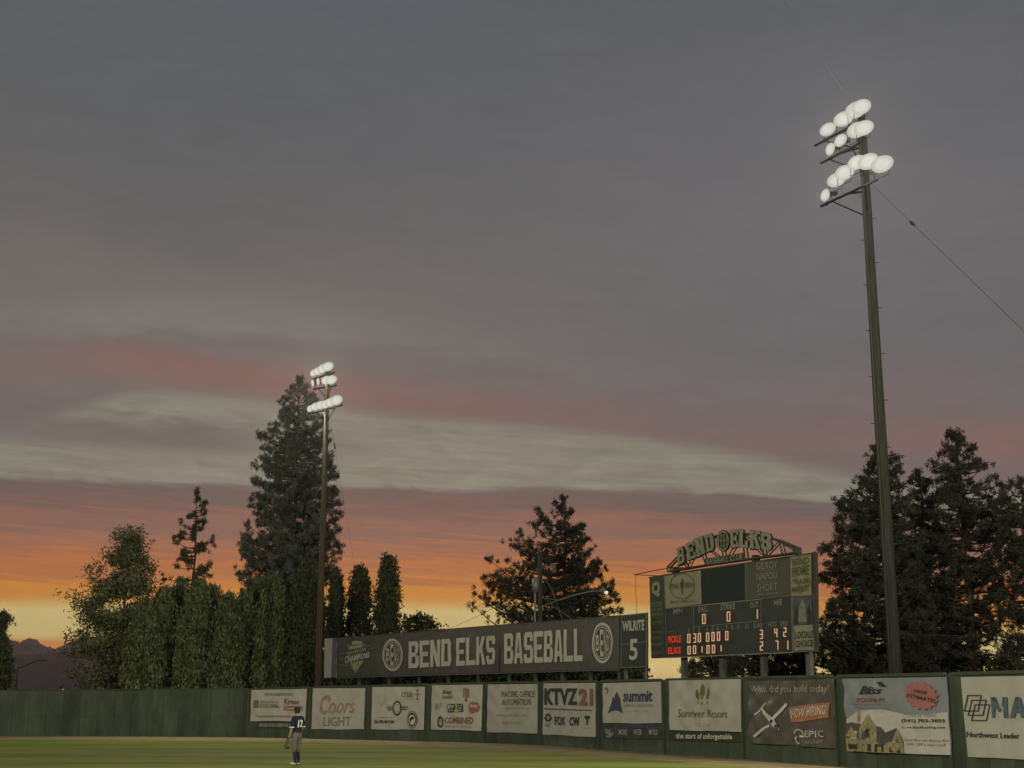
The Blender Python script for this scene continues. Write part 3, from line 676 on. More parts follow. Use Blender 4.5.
# 11
cb = crop(940, 660, 7.107)
pan, o = banner('big plain white banner with interlocking squares at the right end', 'banner', cb(148,122), (1092,674.5), cb(200,688), (1100,763.5), M['vinyl'], 15, .005)
lg = []
for (x0, y0, x1, y1) in ((0, 0, 88, 110), (28, 34, 118, 140), (52, 66, 140, 178)):
    q = [(205+x0*1.0, 252+y0), (205+x1*1.15-5, 252+y0), (205+x1*1.15-28, 252+y1), (205+x0-24, 252+y1)]
    lg += stroke(cb.l(q), 1.0, True)
polys(pan, lg, I['ink'], o, 'square_emblem')
polys(pan, [cb.l(q) for q in ([(368,264),(404,264),(400,411),(378,410)], [(368,264),(404,264),(440,368),(424,368)], [(424,368),(440,368),(452,264),(486,264)], [(452,264),(486,264),(492,411),(462,411)])], I['ink_teal'], o, 'lettering', off=.014)
polys(pan, [cb.l(q) for q in ([(546,264),(582,264),(540,411),(504,411)], [(546,264),(582,264),(624,411),(588,411)], [(528,345),(600,345),(606,375),(522,375)])], I['ink_teal'], o, 'lettering', off=.02)
text(pan, 'Northwest Leader', cb.e(196,508,548), cb.e(574,520,560), I['ink'], o, .015)

# ------------------------------------------------------------------ billboard behind the fence
bc = crop(320, 600, 3.0476)
def zray(px, py, D): return P(px, py, D)
BA, BB = P(324, 677.8, 99.0), P(648, 667.3, 70.5)
bp = Panel(BA, BB)
bill = empty('billboard', (BA.x, BA.y, 0)); tag(bill, 'long charcoal billboard on posts with huge pale team name and two roundels', 'billboard')
def slab(pan, corners, th, name, m, parent, off=0.0):
    A = [pan.at(x, y, off) for x, y in corners]; B = [p - pan.n*th for p in A]
    mb = MB(); mb.add(A+B, [(0,1,2,3),(7,6,5,4),(0,4,5,1),(3,2,6,7),(0,3,7,4),(1,5,6,2)]); return mb.build(name, m, parent)
slab(bp, [(324.5,638.7),(336.5,637.9),(336,677.3),(324,677.8)], .05, 'blank_panel', M['vinyl'], bill)
tp = lambda x: 637.9 + (615.4-637.9)*(x-336.5)/(620-336.5)
bt = lambda x: 677.3 + (669.4-677.3)*(x-336.5)/(620-336.5)
def bill_canvas(x0, x1, seed):
    wr = wrinkle(.018, seed); pan = Panel(BA, BB, wr); nx, ny = 40, 14; vs = []
    for j in range(ny+1):
        for i in range(nx+1):
            x = x0+(x1-x0)*i/nx; yt, yb = tp(x), bt(x) - .6; yt += .5*math.sin(math.pi*i/nx)
            vs.append(pan.at(x, yt+(yb-yt)*j/ny, .0))
    fs = [(j*(nx+1)+i, (j+1)*(nx+1)+i, (j+1)*(nx+1)+i+1, j*(nx+1)+i+1) for j in range(ny) for i in range(nx)]
    me = bpy.data.meshes.new('canvas'); me.from_pydata(vs, [], fs); me.update()
    link('canvas', me, M['bill'], bill, True); return pan
M['bill'] = mat('charcoal_billboard_vinyl', (.085,.078,.068), .55, .14, .7, .3, bump=.15, bscale=2)
w1 = bill_canvas(336.7, 499.6, 21); w2 = bill_canvas(500, 620, 22)
slab(bp, [(336.7,tp(336.7)+.3),(620,tp(620)+.3),(620,bt(620)),(336.7,bt(336.7))], .06, 'backing', M['dark_steel'], bill, off=-.03)
slab(bp, [(324,677.6),(620,669.3),(620,670.2),(324,678.6)], .12, 'bottom_rail', M['steel'], bill, off=.05)
slab(bp, [(336.7,tp(336.7)-.3),(620,tp(620)-.3),(620,tp(620)+.3),(336.7,tp(336.7)+.4)], .1, 'top_rail', M['dark_steel'], bill, off=.03)
bw = M['ink_white']
BL_ = mat('billboard_letter_vinyl', (.40,.39,.32), .6, .06, 1)
def block(ch):
    """heavy condensed capitals drawn as polygons in a 0..1 box"""
    o = []; q = lambda x0, y0, x1, y1: o.append([(x0,y0),(x1,y0),(x1,y1),(x0,y1)]); T = .17
    if ch in 'BEDLKN': q(0,0,.34,1)
    if ch == 'B': q(.34,0,.78,T); q(.34,.42,.74,.58); q(.34,1-T,.78,1); o.append([(.68,T),(.68,.42),(.74,.42),(.84,.5),(1,.40),(1,.12),(.86,0),(.78,0),(.68,.02)]); o.append([(.68,.58),(.74,.58),(.84,.5),(.97,.60),(.97,.88),(.84,1),(.78,1),(.66,.98),(.66,.6)])
    if ch == 'E': q(.34,0,1,T); q(.34,.42,.86,.58); q(.34,1-T,1,1)
    if ch == 'N': q(.68,0,1,1); o.append([(.34,.52),(.34,1),(.30,1),(.30,.6)]); o.append([(.28,1),(.36,1),(.70,.42),(.70,0),(.64,0),(.28,.62)])
    if ch == 'D': q(.34,0,.76,T); q(.34,1-T,.76,1); o.append([(.66,.02),(.76,0),(.86,0),(1,.12),(1,.88),(.86,1),(.76,1),(.66,.98)])
    if ch == 'L': q(.34,0,1,T+.01)
    if ch == 'K': o.append([(.34,.38),(.34,.60),(.64,1),(.99,1),(.62,.52)]); o.append([(.40,.58),(.62,.66),(1,0),(.66,0)])
    if ch == 'A': o.append([(0,0),(.32,0),(.50,.86),(.50,1),(.28,1)]); o.append([(.68,0),(1,0),(.72,1),(.50,1),(.50,.86)]); q(.27,.18,.73,.34)
    if ch == 'S':
        q(.14,0,.86,T); q(.16,.42,.84,.58); q(.14,1-T,.86,1); o.append([(0,.12),(.14,0),(.33,0),(.33,.30),(0,.30)]); o.append([(.67,0),(.86,0),(1,.12),(1,.44),(.84,.58),(.67,.50)]); o.append([(.33,.50),(.16,.42),(0,.56),(0,.88),(.14,1),(.33,1)]); o.append([(.67,.70),(1,.70),(1,.88),(.86,1),(.67,1)])
    return o
def block_word(pan, word, L, Rr):
    lx, lt, lb = L; rx, rt, rb = Rr; n = len(word); gap = .10; w = 1/(n + (n-1)*gap)
    for k, ch in enumerate(word):
        lst = []
        for pl in block(ch):
            out = []
            for (a, b) in pl:
                u = (k*(1+gap) + a)*w; out.append((lx + (rx-lx)*u, (lb + (rb-lb)*u)*(1-b) + (lt + (rt-lt)*u)*b))
            lst.append(out)
        polys(pan, lst, BL_, bill, 'lettering', off=.03, cuts=3)
block_word(w1, 'BEND', bc.e(273,127,208), bc.e(402,118,201)); block_word(w1, 'ELKS', bc.e(418,117,201), bc.e(537,108,195))
block_word(w2, 'BASEBALL', bc.e(564,103,195), bc.e(804,86,186))
def roundel(pan, cx, cy, rx, ry, parent, mm, s='BEND', off=.03):
    polys(pan, ring(cx, cy, rx, ry, rx*.14), mm, parent, 'roundel', off=off)
    polys(pan, ring(cx, cy, rx*.80, ry*.80, rx*.05), mm, parent, 'roundel', off=off)
    k = .66
    xs = [-.62, -.22, .14, .44, .68]
    for i, ch in enumerate(s):
        a, b = xs[i], xs[i+1]-.06; hh = .40 if i in (0, 3) else .66
        text(pan, ch, (cx+rx*a, cy-ry*hh, cy+ry*hh), (cx+rx*b, cy-ry*hh, cy+ry*hh), mm, parent, .02, off=off)
roundel(w1, *bc(224,167), 10.2, 16.2, bill, BL_); roundel(w2, *bc(864,131), 10.6, 20.4, bill, BL_)
cc = crop(320, 620, 10.97)
polys(w1, [cc.l([(326,286),(490,268),(470,300),(330,330)]), cc.l([(340,470),(490,440),(400,572)])], M['ink_gold'], bill, 'champion_emblem', off=.03)
polys(w1, stroke(cc.l([(312,268),(510,266),(510,285)]), .35) + stroke(cc.l([(312,268),(314,320)]), .35) + stroke(cc.l([(325,480),(400,586),(490,450)]), .4) + [cc.l([(362,235),(400,228),(462,236),(470,262),(362,270)])], M['ink_pale'], bill, 'champion_emblem', off=.034)
for (a, b) in (((245,372),(320,360)), ((232,430),(290,415)), ((225,490),(310,500)), ((520,290),(572,275)), ((540,325),(600,305)), ((545,385),(580,385))): polys(w1, stroke([cc(*a), cc(*b)], .35), M['ink_pale'], bill, 'champion_emblem', off=.034)
text(w1, 'DIVISION', cc.e(318,352,392), cc.e(520,296,336), M['ink_pale'], bill, .02, off=.045); text(w1, 'CHAMPIONS', cc.e(288,400,480), cc.e(555,348,414), BL_, bill, .045, slant=.2, off=.05)
for px in (330, 357, 387, 417, 446, 476, 507, 533, 560, 588, 617):
    p = bp.at(px, bt(px), -.16); top = bp.at(px, tp(px)+3, -.16)
    mb = MB(); mb.box((p.x, p.y, top.z/2), (.16, .16, top.z), bp.rot); mb.build('post', M['fence_post'], bill)

wp = empty('number_panel', (BB.x, BB.y, 0)); tag(wp, 'small dark panel with a pale number 5 between billboard and scoreboard', 'sign')
slab(bp, [(621.6,615.2),(648,612.5),(648.2,667.2),(621.4,668.4)], .08, 'panel', M['board'], wp, off=.06)
polys(bp, stroke([(622.2,615.8),(647.5,613.2),(647.7,666.6),(622,667.8)], .5, True), M['board_line'], wp, 'border', off=.066)
text(bp, 'WILRITE', bc.e(925,65,96), bc.e(992,60,92), BL_, wp, .03, off=.075); text(bp, '5', bc.e(946,120,184), bc.e(972,118,183), BL_, wp, .02, off=.075)
polys(bp, stroke([bc(920,140-4), bc(1000,131-4)], .35), M['board_line'], wp, 'border', off=.068)
for px in (624, 644.5):
    p = bp.at(px, 668, -.12); top = bp.at(px, 618, -.12); mb = MB(); mb.box((p.x, p.y, top.z/2), (.13, .13, top.z), bp.rot); mb.build('post', M['steel'], wp)

# ------------------------------------------------------------------ scoreboard
sc_ = crop(640, 520, 5.3333)
SA, SB = P(651, 658.8, 70.5), P(817, 651.3, 60.3)
sb_ = Panel(SA, SB)
board = empty('scoreboard', (SA.x, SA.y, 0)); tag(board, 'tall scoreboard on four posts with lit amber digits and arched team letters', 'scoreboard')
slab(sb_, [sc_(50,305), sc_(938,172), sc_(946,702), sc_(60,738)], .12, 'cabinet', M['board'], board)
def cell(pts, m, name='sponsor_panel', off=.012): return slab(sb_, sc_.l(pts), .02, name, m, board, off=off+.02)
cell([(56,310),(130,298),(136,734),(64,736)], mat('dark_green_sign', (.045,.055,.038), .6), 'side_panel')
cell([(131,298),(326,268),(330,448),(136,472)], mat('khaki_sign', (.25,.24,.15), .6, .1, 2))
cell([(328,266),(562,232),(565,423),(332,446)], mat('blank_screen', (.022,.028,.027), .6, .1, 1, .1), 'video_screen')
cell([(564,230),(800,202),(805,402),(568,424)], mat('brown_grey_sign', (.075,.07,.055), .6, .1, 2))
cell([(804,196),(915,180),(918,400),(808,404)], mat('worn_yellow_sign', (.21,.20,.10), .7, .5, 2.2), 'side_panel')
cell([(820,410),(920,404),(924,556),(824,560)], mat('dusk_blue_picture', (.075,.085,.085), .7, .4, 3), 'side_panel')
cell([(822,564),(924,558),(934,692),(826,698)], mat('cream_sign', (.21,.21,.14), .7, .2, 2), 'side_panel')
SL = M['board_line']; SLt = mat('board_lettering', (.22,.22,.17), .6)
polys(sb_, stroke(sc_.l([(140,474),(805,404)]), .45) + stroke(sc_.l([(290,460),(650,424),(650,538),(290,570)]), .4, True) + stroke(sc_.l([(805,200),(818,704)]), .5) + stroke(sc_.l([(150,735),(820,706)]), .9) + stroke(sc_.l([(134,300),(146,730)]), .45) + stroke(sc_.l([(565,232),(568,424)]), .4) + stroke(sc_.l([(818,404),(930,400),(940,696),(822,704)]), .5, True), SL, board, 'trim', off=.045)
slab(sb_, [sc_(928,170), sc_(942,168), sc_(950,704), sc_(938,705)], .08, 'end_post', M['dark_steel'], board, off=.06)
slab(sb_, [sc_(50,304), sc_(930,172), sc_(930,178), sc_(50,311)], .14, 'top_rail', M['dark_steel'], board, off=.04)
def st(s, x0, t0, b0, x1, t1, b1, m, bold=.02, name='lettering', off=.05): return text(sb_, s, sc_.e(x0, t0, b0), sc_.e(x1, t1, b1), m, board, bold, off=off, name=name)
st('MPH', 182,474,503, 230,470,500, SLt); st('BALL', 315,462,494, 368,456,488, SLt); st('STRIKE', 434,448,482, 512,443,475, SLt)
st('OUT', 592,440,470, 636,434,465, SLt); st('H/E', 720,426,456, 762,421,454, SLt)
for s_, x, y, w in (('1',264,590,5),('2',292,588,10),('3',318,585,10),('4',362,582,10),('5',392,578,10),('6',420,577,10),('7',466,574,10),('8',496,572,10),('9',528,570,10),('10',575,568,18),('RUNS',634,565,46),('HITS',711,558,44),('ERR',774,555,40)):
    h = 12 if len(s_) < 3 else 14; st(s_, x-w/2, y-h, y+h, x+w/2, y-h-w*.08, y+h-w*.08, SLt, .0)
polys(sb_, stroke(sc_.l([(152,596),(186,593)]), .3), SLt, board, 'trim', off=.05)
st('GILROY', 624,228,268, 736,218,256, SL, .0); st('NAPOLI', 626,284,324, 736,274,310, SL, .0); st('SHORT', 628,344,384, 736,334,372, SL, .0); st('LAW GROUP', 626,392,404, 742,382,394, SL, .0)
polys(sb_, stroke(sc_.l([(640,274),(720,266)]), .3) + stroke(sc_.l([(640,334),(720,325)]), .3), SL, board, 'trim', off=.05)
cx, cy = sc_(229, 352); dk = mat('dark_olive_ink', (.07,.075,.05), .6)
polys(sb_, ring(cx, cy, 12.8, 13.2, .5) + ring(cx, cy, 11.8, 12.2, .3), dk, board, 'emblem', off=.05)
st('PINE TAVERN', 168,340,368, 290,332,362, dk, .02); polys(sb_, [disc(*sc_(229,330), 1.0, 3.5, 10), sc_.l([(222,330),(236,330),(232,395),(226,395)])], dk, board, 'emblem', off=.052)
st('BEND OREGON', 166,432,446, 296,424,438, dk, .0)
st('Q', 66,330,412, 112,324,408, mat('gold_letter', (.25,.24,.11), .6), .06)
for k, (y0, y1) in enumerate(((440,464),(470,486),(496,512),(540,560),(592,608),(622,640),(656,672),(702,722))): st(('DUSTER','BAR AND','GRILLE','LIVE MUSIC','MONDAY','WEDNESDAY','FRIDAY','SATURDAY')[k], 64+(k%3)*2, y0, y1, 126-(k%2)*4, y0-4, y1-4, dk if False else mat('faint_sign_letter', (.17,.18,.12), .6), .0)
gr = random.Random(3)
for k, (y0, y1) in enumerate(((206,240),(248,300),(316,342),(352,384))): st(('BEND','HOME','TRADE','MARKET')[k], 816, y0+4, y1+4, 908, y0-8, y1-8, dk, .02)
def tower(cx, y0, y1, w):
    return [sc_.l([(cx, y0), (cx+w*.35, y0+(y1-y0)*.35), (cx-w*.35, y0+(y1-y0)*.35)]), sc_.l([(cx-w*.35, y0+(y1-y0)*.36), (cx+w*.35, y0+(y1-y0)*.35), (cx+w*.5, y1), (cx-w*.5, y1)])]
polys(sb_, tower(870, 416, 545, 48), mat('pale_green_picture', (.16,.18,.11), .7, .3, 8), board, 'picture', off=.045)
polys(sb_, tower(838, 450, 556, 22) + tower(906, 455, 552, 24), M['ink'], board, 'picture', off=.05)
st('LOCALS', 830,596,634, 928,588,628, M['ink'], .02); st('CHOICE', 832,644,680, 928,638,674, M['ink'], .02)
# lit seven-segment digits
SEG = {'0':'abcdef','1':'bc','2':'abged','3':'abgcd','4':'fgbc','7':'abc','8':'abcdefg'}
def seg_polys(ch, x, y, w, h, t):
    pts = {'a':((x-w,y-h),(x+w,y-h)),'b':((x+w,y-h),(x+w,y)),'c':((x+w,y),(x+w,y+h)),'d':((x-w,y+h),(x+w,y+h)),'e':((x-w,y),(x-w,y+h)),'f':((x-w,y-h),(x-w,y)),'g':((x-w,y),(x+w,y))}
    return [q for s_ in SEG[ch] for q in stroke([sc_(*pts[s_][0]), sc_(*pts[s_][1])], t)]
def digit(ch, x, y, w=6, h=22):
    polys(sb_, seg_polys(ch, x, y, w, h, 1.75), M['led_halo'], board, 'digit', off=.044)  # wider red shape behind, imitating the halo of the lit digit
    polys(sb_, seg_polys(ch, x, y, w, h, .85), M['led'], board, 'digit', off=.060)
for ch, x, y in zip('0300000', (266,296,322,366,395,424,468), (632,630,627,625,622,620,617)): digit(ch, x, y)
for ch, x, y in zip('001001', (267,296,330,368,397,432), (695,692,690,690,688,684)): digit(ch, x, y, h=20 if ch == '0' else 15)
for ch, x, y in zip('342271', (652,730,778,653,735,788), (610,602,598,672,668,667)): digit(ch, x, y)
for ch, x, y in zip('001', (346,477,624), (528,515,502)): digit(ch, x, y, 7, 24)
st('PICKLE', 154,620,656, 224,614,652, M['led_red'], .03, 'team_name'); st('ELKS', 154,680,716, 222,676,712, M['led_red'], .03, 'team_name')
for px in (676.8, 715, 756, 801.5):
    p = sb_.at(px, 655, -.45); mb = MB(); top = sb_.at(px, 600, -.45).z
    mb.box((p.x, p.y, top/2), (.26, .22, top), sb_.rot); mb.build('post', M['steel'], board)
# arched truss with the letters on top
tr_bot = [(145,274),(250,257),(350,240),(450,226),(560,210),(660,196),(760,184),(832,172)]
tr_top = [(145,250),(205,190),(310,118),(420,80),(540,72),(640,84),(740,112),(832,150)]
mb = MB(); mb2 = MB()
for lay in (-.02, -.22):
    T = [sb_.at(*sc_(*p), lay) for p in tr_top]; B = [sb_.at(*sc_(*p), lay) for p in tr_bot]
    for q in (T, B):
        for a, b in zip(q, q[1:]): mb.bar(a, b, .05, .05, 6)
    for i in range(len(T)):
        mb.bar(T[i], B[i], .04, .04, 5)
        if i: mb.bar(T[i-1], B[i], .03, .03, 5) if i % 2 else mb.bar(B[i-1], T[i], .03, .03, 5)
for p, q in zip(tr_top, tr_bot):
    for z in (p, q): mb.bar(sb_.at(*sc_(*z), -.02), sb_.at(*sc_(*z), -.22), .03, .03, 5)
mb.build('truss', M['dark_steel'], board)
mb = MB()
for x, y in ((175,270),(600,204),(822,165),(590,140)): mb.box(sb_.at(*sc_(x, y), -.2), (.22, .3, .3), sb_.rot)
mb.build('bracket', M['dark_steel'], board)
LT = mat('pale_arch_letter', (.215,.215,.145), .6, .1); LE = mat('dark_letter_side', (.03,.035,.025), .6)
def slab_letter(ch, quad):
    """block letter with slab serifs: outlines in a 0..1 box, real thickness"""
    W = .30; out = []
    r = lambda x0, y0, x1, y1: out.append([(x0,y0),(x1,y0),(x1,y1),(x0,y1)])
    if ch in 'BEDLKN': r(.08,0,.08+W,1); r(0,0,.46,.16); r(0,.84,.46,1)
    if ch == 'B':
        r(.38,0,.82,.18); r(.38,.41,.80,.59); r(.38,.82,.82,1); out.append([(.68,.08),(.84,0),(1,.12),(1,.40),(.88,.50),(.68,.48)]); out.append([(.68,.52),(.88,.50),(.96,.60),(.96,.88),(.82,1),(.68,.92)])
    if ch == 'E':
        r(.38,0,1,.18); r(.38,.42,.76,.60); r(.38,.82,1,1); r(.80,.18,1,.32); r(.80,.68,1,.82); r(.66,.34,.78,.68)
    if ch == 'N': r(.66,0,.92,1); r(.54,.84,1,1); out.append([(.10,1),(.40,1),(.92,0),(.64,0)])
    if ch == 'D': r(.38,0,.78,.18); r(.38,.82,.78,1); out.append([(.68,0),(.80,0),(1,.2),(1,.8),(.80,1),(.68,1)])
    if ch == 'L': r(.38,0,1,.18); r(.80,.18,1,.40)
    if ch == 'K': out.append([(.36,.42),(.36,.60),(.66,.96),(.96,.96)]); out.append([(.46,.58),(.62,.72),(1,.04),(.68,.04)]); r(.58,0,1,.14); r(.60,.86,1,1)
    if ch == 'S':
        r(.15,0,.85,.2); r(.15,.4,.85,.6); r(.15,.8,.85,1); out.append([(0,.15),(.18,.0),(.30,.18),(.28,.34),(0,.34)]); out.append([(.7,.1),(.85,0),(1,.14),(1,.44),(.85,.6),(.7,.5)]); out.append([(.3,.5),(.15,.4),(0,.54),(0,.86),(.15,1),(.3,.9)]); out.append([(.7,.66),(1,.66),(1,.85),(.82,1),(.7,.82)])
    TLc, TRc, BRc, BLc = quad
    def f(a, b, off):
        xt = TLc[0]+(TRc[0]-TLc[0])*a; yt = TLc[1]+(TRc[1]-TLc[1])*a; xb = BLc[0]+(BRc[0]-BLc[0])*a; yb = BLc[1]+(BRc[1]-BLc[1])*a
        return sb_.at(*sc_(xb+(xt-xb)*b, yb+(yt-yb)*b), off)
    mb = MB()
    def grow(k, off0, off1):
        for i, pl in enumerate(out):
            cx = sum(p[0] for p in pl)/len(pl); cy = sum(p[1] for p in pl)/len(pl)
            q = [(p[0]+k*(1 if p[0] > cx else -1), p[1]+k*.6*(1 if p[1] > cy else -1)) for p in pl]; o_ = i*.0015
            A = [f(a, b, off0+o_) for a, b in q]; B = [f(a, b, off1+o_) for a, b in q]; n = len(A)
            mb.add(A+B, [tuple(range(n)), tuple(range(n, 2*n))[::-1]] + [(j, (j+1) % n, n+(j+1) % n, n+j) for j in range(n)])
    grow(.022, .06, -.04); face = None
    o = mb.build('arch_letter', LE, board)
    mb = MB(); grow(-.01, .13, .075); mb.build('letter_face', LT, o)
for ch, q in (('B',[(205,152),(240,138),(250,226),(210,244)]),('E',[(252,128),(294,108),(312,200),(262,218)]),('N',[(296,104),(344,84),(362,176),(314,200)]),('D',[(350,82),(394,70),(404,160),(366,174)]),
              ('E',[(488,54),(532,50),(534,146),(492,152)]),('L',[(536,50),(582,54),(584,150),(538,146)]),('K',[(592,54),(648,62),(650,156),(594,152)]),('S',[(656,66),(706,74),(708,164),(656,158)])):
    slab_letter(ch, q)
mb = MB()
cx, cy = 447, 111
A = [sb_.at(*sc_(cx+35*math.cos(2*math.pi*i/32), cy+57*math.sin(2*math.pi*i/32)), .05) for i in range(32)]; B = [p - sb_.n*.1 for p in A]
mb.add(A+B, [tuple(range(32)), tuple(range(32, 64))[::-1]] + [(j, (j+1) % 32, 32+(j+1) % 32, 32+j) for j in range(32)])
rd = mb.build('roundel', LE, board)
polys(sb_, ring(*sc_(cx, cy), 6.0, 9.9, .9), LT, board, 'roundel_ring', off=.06)
polys(sb_, stroke(sc_.l([(424,78),(424,145)]), .8) + stroke(sc_.l([(438,72),(438,150)]), .7) + stroke(sc_.l([(454,72),(454,150)]), .7) + stroke(sc_.l([(469,80),(469,142)]), .8) + stroke(sc_.l([(424,110),(469,108)]), .7) + stroke(sc_.l([(438,84),(456,84)]), .6) + stroke(sc_.l([(438,138),(456,138)]), .6), LT, board, 'roundel_ring', off=.065)
slab(sb_, sc_.l([(347,206),(553,174),(556,216),(350,244)]), .06, 'club_sign', LE, board, off=.0)
st('BASEBALL CLUB', 354,208,238, 548,178,212, LT, .02, off=.01)
# fine outrigger wires, red light painted into their colour, left of the board and over its top
mb = MB(); q = [sb_.at(x, y, -.2) for x, y in ((631,574.5),(650,570.5),(672,567),(690,562))]
mb.path(q, .025); mb.path([sb_.at(631,574.5,-.2), sb_.at(655,575.6,-.2), sb_.at(690,570,-.2), sb_.at(740,563,-.2)], .022)
tag(mb.build('outrigger_cable', M['red_lit_wire']), 'thin rigging cable, painted as if red-lit, reaching left from the top of the scoreboard', 'cable')
a = sb_.at(632.2, 575, -.2); mb = MB(); mb.bar(a, sb_.at(633.5, 616, -.2), .014, .014, 4); tag(mb.build('drop_wire', M['wire']), 'hair-thin wire hanging down beside the panel with the number 5', 'wire')

# ------------------------------------------------------------------ floodlight poles
def look_mat(p, d, roll=0):
    z = Vector(d).normalized(); x = Vector((0,0,1)).cross(z).normalized(); y = z.cross(x)
    m4 = Matrix((x, y, z)).transposed().to_4x4(); m4.translation = p; return m4
def floodlight(p, d, root, s=1.0):
    Mx = look_mat(p, d) @ Matrix.Rotation(R(22), 4, 'Z') @ Matrix.Diagonal((1.12, .80, 1, 1))
    mb = MB(); mb.lathe([(.02,-.46*s),(.12*s,-.44*s),(.13*s,-.26*s),(.19*s,-.22*s),(.28*s,-.10*s),(.335*s,.02*s),(.35*s,.05*s),(.33*s,.05*s)], Mx, 20)
    h = mb.build('floodlight', M['steel'], root, True)
    mb = MB(); mb.lathe([(.352*s,.052*s),(.300*s,.075*s),(.26*s,.06*s)], Mx, 24); mb.build('reflector_rim', M['lens_rim'], h, True)
    mb = MB(); mb.lathe([(.300*s,.077*s),(.24*s,.10*s),(.22*s,.105*s)], Mx, 24); mb.build('lens', M['lens'], h, True)
    mb = MB(); mb.lathe([(.22*s,.106*s),(.12*s,.123*s),(.02*s,.126*s)], Mx, 24); mb.build('lamp_core', M['lens_core'], h, True)
    mb = MB(); mb.lathe([(.10*s,-.75*s),(.13*s,-.72*s),(.13*s,-.48*s),(.05*s,-.45*s)], Mx, 10); mb.build('ballast', M['dark_steel'], h)
    mb = MB(); e = Mx @ Vector((0,0,-.2*s)); xx = (Mx.to_3x3() @ Vector((1,0,0)))*.8; q = Vector((e.x, e.y, p.z - .40*s))
    mb.path([e + xx*.3*s, q + xx*.3*s, q - xx*.3*s, e - xx*.3*s], .013*s); mb.build('yoke', M['black_steel'], h)
    return h
def pole(label, px_t, py_t, px_b, D, r0, r1, m, rows, arms, D0, D1, group, steps=True, out_w=None, aim=(-.1,-1,-.42)):
    top = P(px_t, py_t, D); base = Vector((top.x, top.y, 0))
    root = empty('floodlight_pole', base); tag(root, label, 'floodlight pole', group)
    mb = MB(); mb.bar(base, top, r0, r1, 18); mb.build('pole', m, root, True)
    for (ax, ay, bx, by) in arms:
        mb = MB(); f = lambda x, y: P(x, y, D0 + (D1-D0)*(x-arms[0][0])/(arms[0][2]-arms[0][0]))
        a, b = f(ax, ay) + Vector((0, 1.35, 0)), f(bx, by) + Vector((0, 1.35, 0)); mb.bar(a, b, .06, .06, 6)
        mid = (a+b)/2
        zc = Vector((top.x, top.y, mid.z - 1.1)); mb.bar(a.lerp(b, .2), zc, .03); mb.bar(a.lerp(b, .8), zc, .03)
        mb.bar(Vector((top.x, top.y, mid.z)), mid, .05)
        mb.build('crossarm', M['black_steel'], root)
    for (x, y, s, d) in rows:
        p = P(x, y, D0 + (D1-D0)*(x-arms[0][0])/(arms[0][2]-arms[0][0]))
        h = floodlight(p, d or aim, root, s*1.0)
        # the real light of this lamp, just before its glass
        dv = Vector(d or aim).normalized()
        ld = bpy.data.lights.new('floodlight_beam', 'SPOT'); ld.energy = FLOOD_W_IN/len(rows)*s; ld.color = FLOOD_COL; ld.spot_size = R(130); ld.spot_blend = .5; ld.shadow_soft_size = 0
        lo = bpy.data.objects.new('floodlight_beam', ld); C.objects.link(lo); lo.location = p + dv*.45; lo.rotation_euler = (dv + Vector((0, 0, -.12))).to_track_quat('-Z', 'Y').to_euler()
        lo.parent = h
    if steps:
        mb = None
        z = top.z - 2.0; k = 0
        while z > 6:
            mb = MB(); sgn = 1 if k % 2 else -1; rr_ = r0 + (r1-r0)*z/top.z
            mb.bar(Vector((top.x + sgn*rr_*.9, top.y-.02, z)), Vector((top.x + sgn*(rr_+.16), top.y-.05, z)), .018, .018, 5); mb.build('step_bolt', M['dark_steel'], root); z -= .95; k += 1
    mb = MB(); mb.bar(Vector((top.x - r1 - .03, top.y - .12, 3)), Vector((top.x - r1*.8 - .02, top.y - .1, top.z - 1.5)), .03, .03, 6); mb.build('conduit', M['dark_steel'], root)
    mb = MB(); mb.box((top.x, top.y - r0 - .12, 1.9), (.5, .22, .8)); mb.build('switch_box', M['steel'], root)
    return root, top
GP = 'floodlight poles standing round the outfield'
sidew = (-.85, -.45, -.3)
rp, rtop = pole('taller-looking floodlight pole on the right, crowned by ten lamps, with a guy wire', 861, 108, 893, 54.0, .27, .165, M['wood_pole'],
    [(828,129.5,.92,(-.5,-1,-.3)),(843,119,1.05,None),(855.5,110,1.15,None),(861,107,1.05,None),(831,149,.80,sidew),(841,140.5,.8,(-.75,-.8,-.3)),(857,130,1.1,None),(863.5,128,1.05,None),
     (826,195,.8,sidew),(836,180,1.0,None),(844.5,172.5,1.05,None),(857,162.5,1.0,None),(868,161.5,1.1,None),(882,164,1.15,None)],
    [(822,133,868,108),(828,151,868,130),(828,195,886,167)], 55.0, 52.2, GP)
lp, ltop = pole('smaller floodlight pole beside the tallest conifer, lamps stacked in three rows', 328, 365, 320, 95.0, .25, .16, M['wood_pole2'],
    [(314,373,.85,(-.5,-1,-.3)),(318.5,371,.95,None),(323,368.5,1.05,None),(328,366.5,1.1,None),(313.3,383,.8,sidew),(318.7,381.5,.8,sidew),(326.5,380,1.0,None),(331.5,379.7,1.05,None),
     (310.5,408.5,.8,(-.6,-1,-.3)),(315.5,406.5,.95,None),(320.5,405,1.0,None),(326,404,1.0,None),(331,402,1.05,None),(336.5,400,1.15,None)],
    [(311,375,332,368),(311,385,334,381),(309,410,340,401)], 97.0, 93.0, GP)
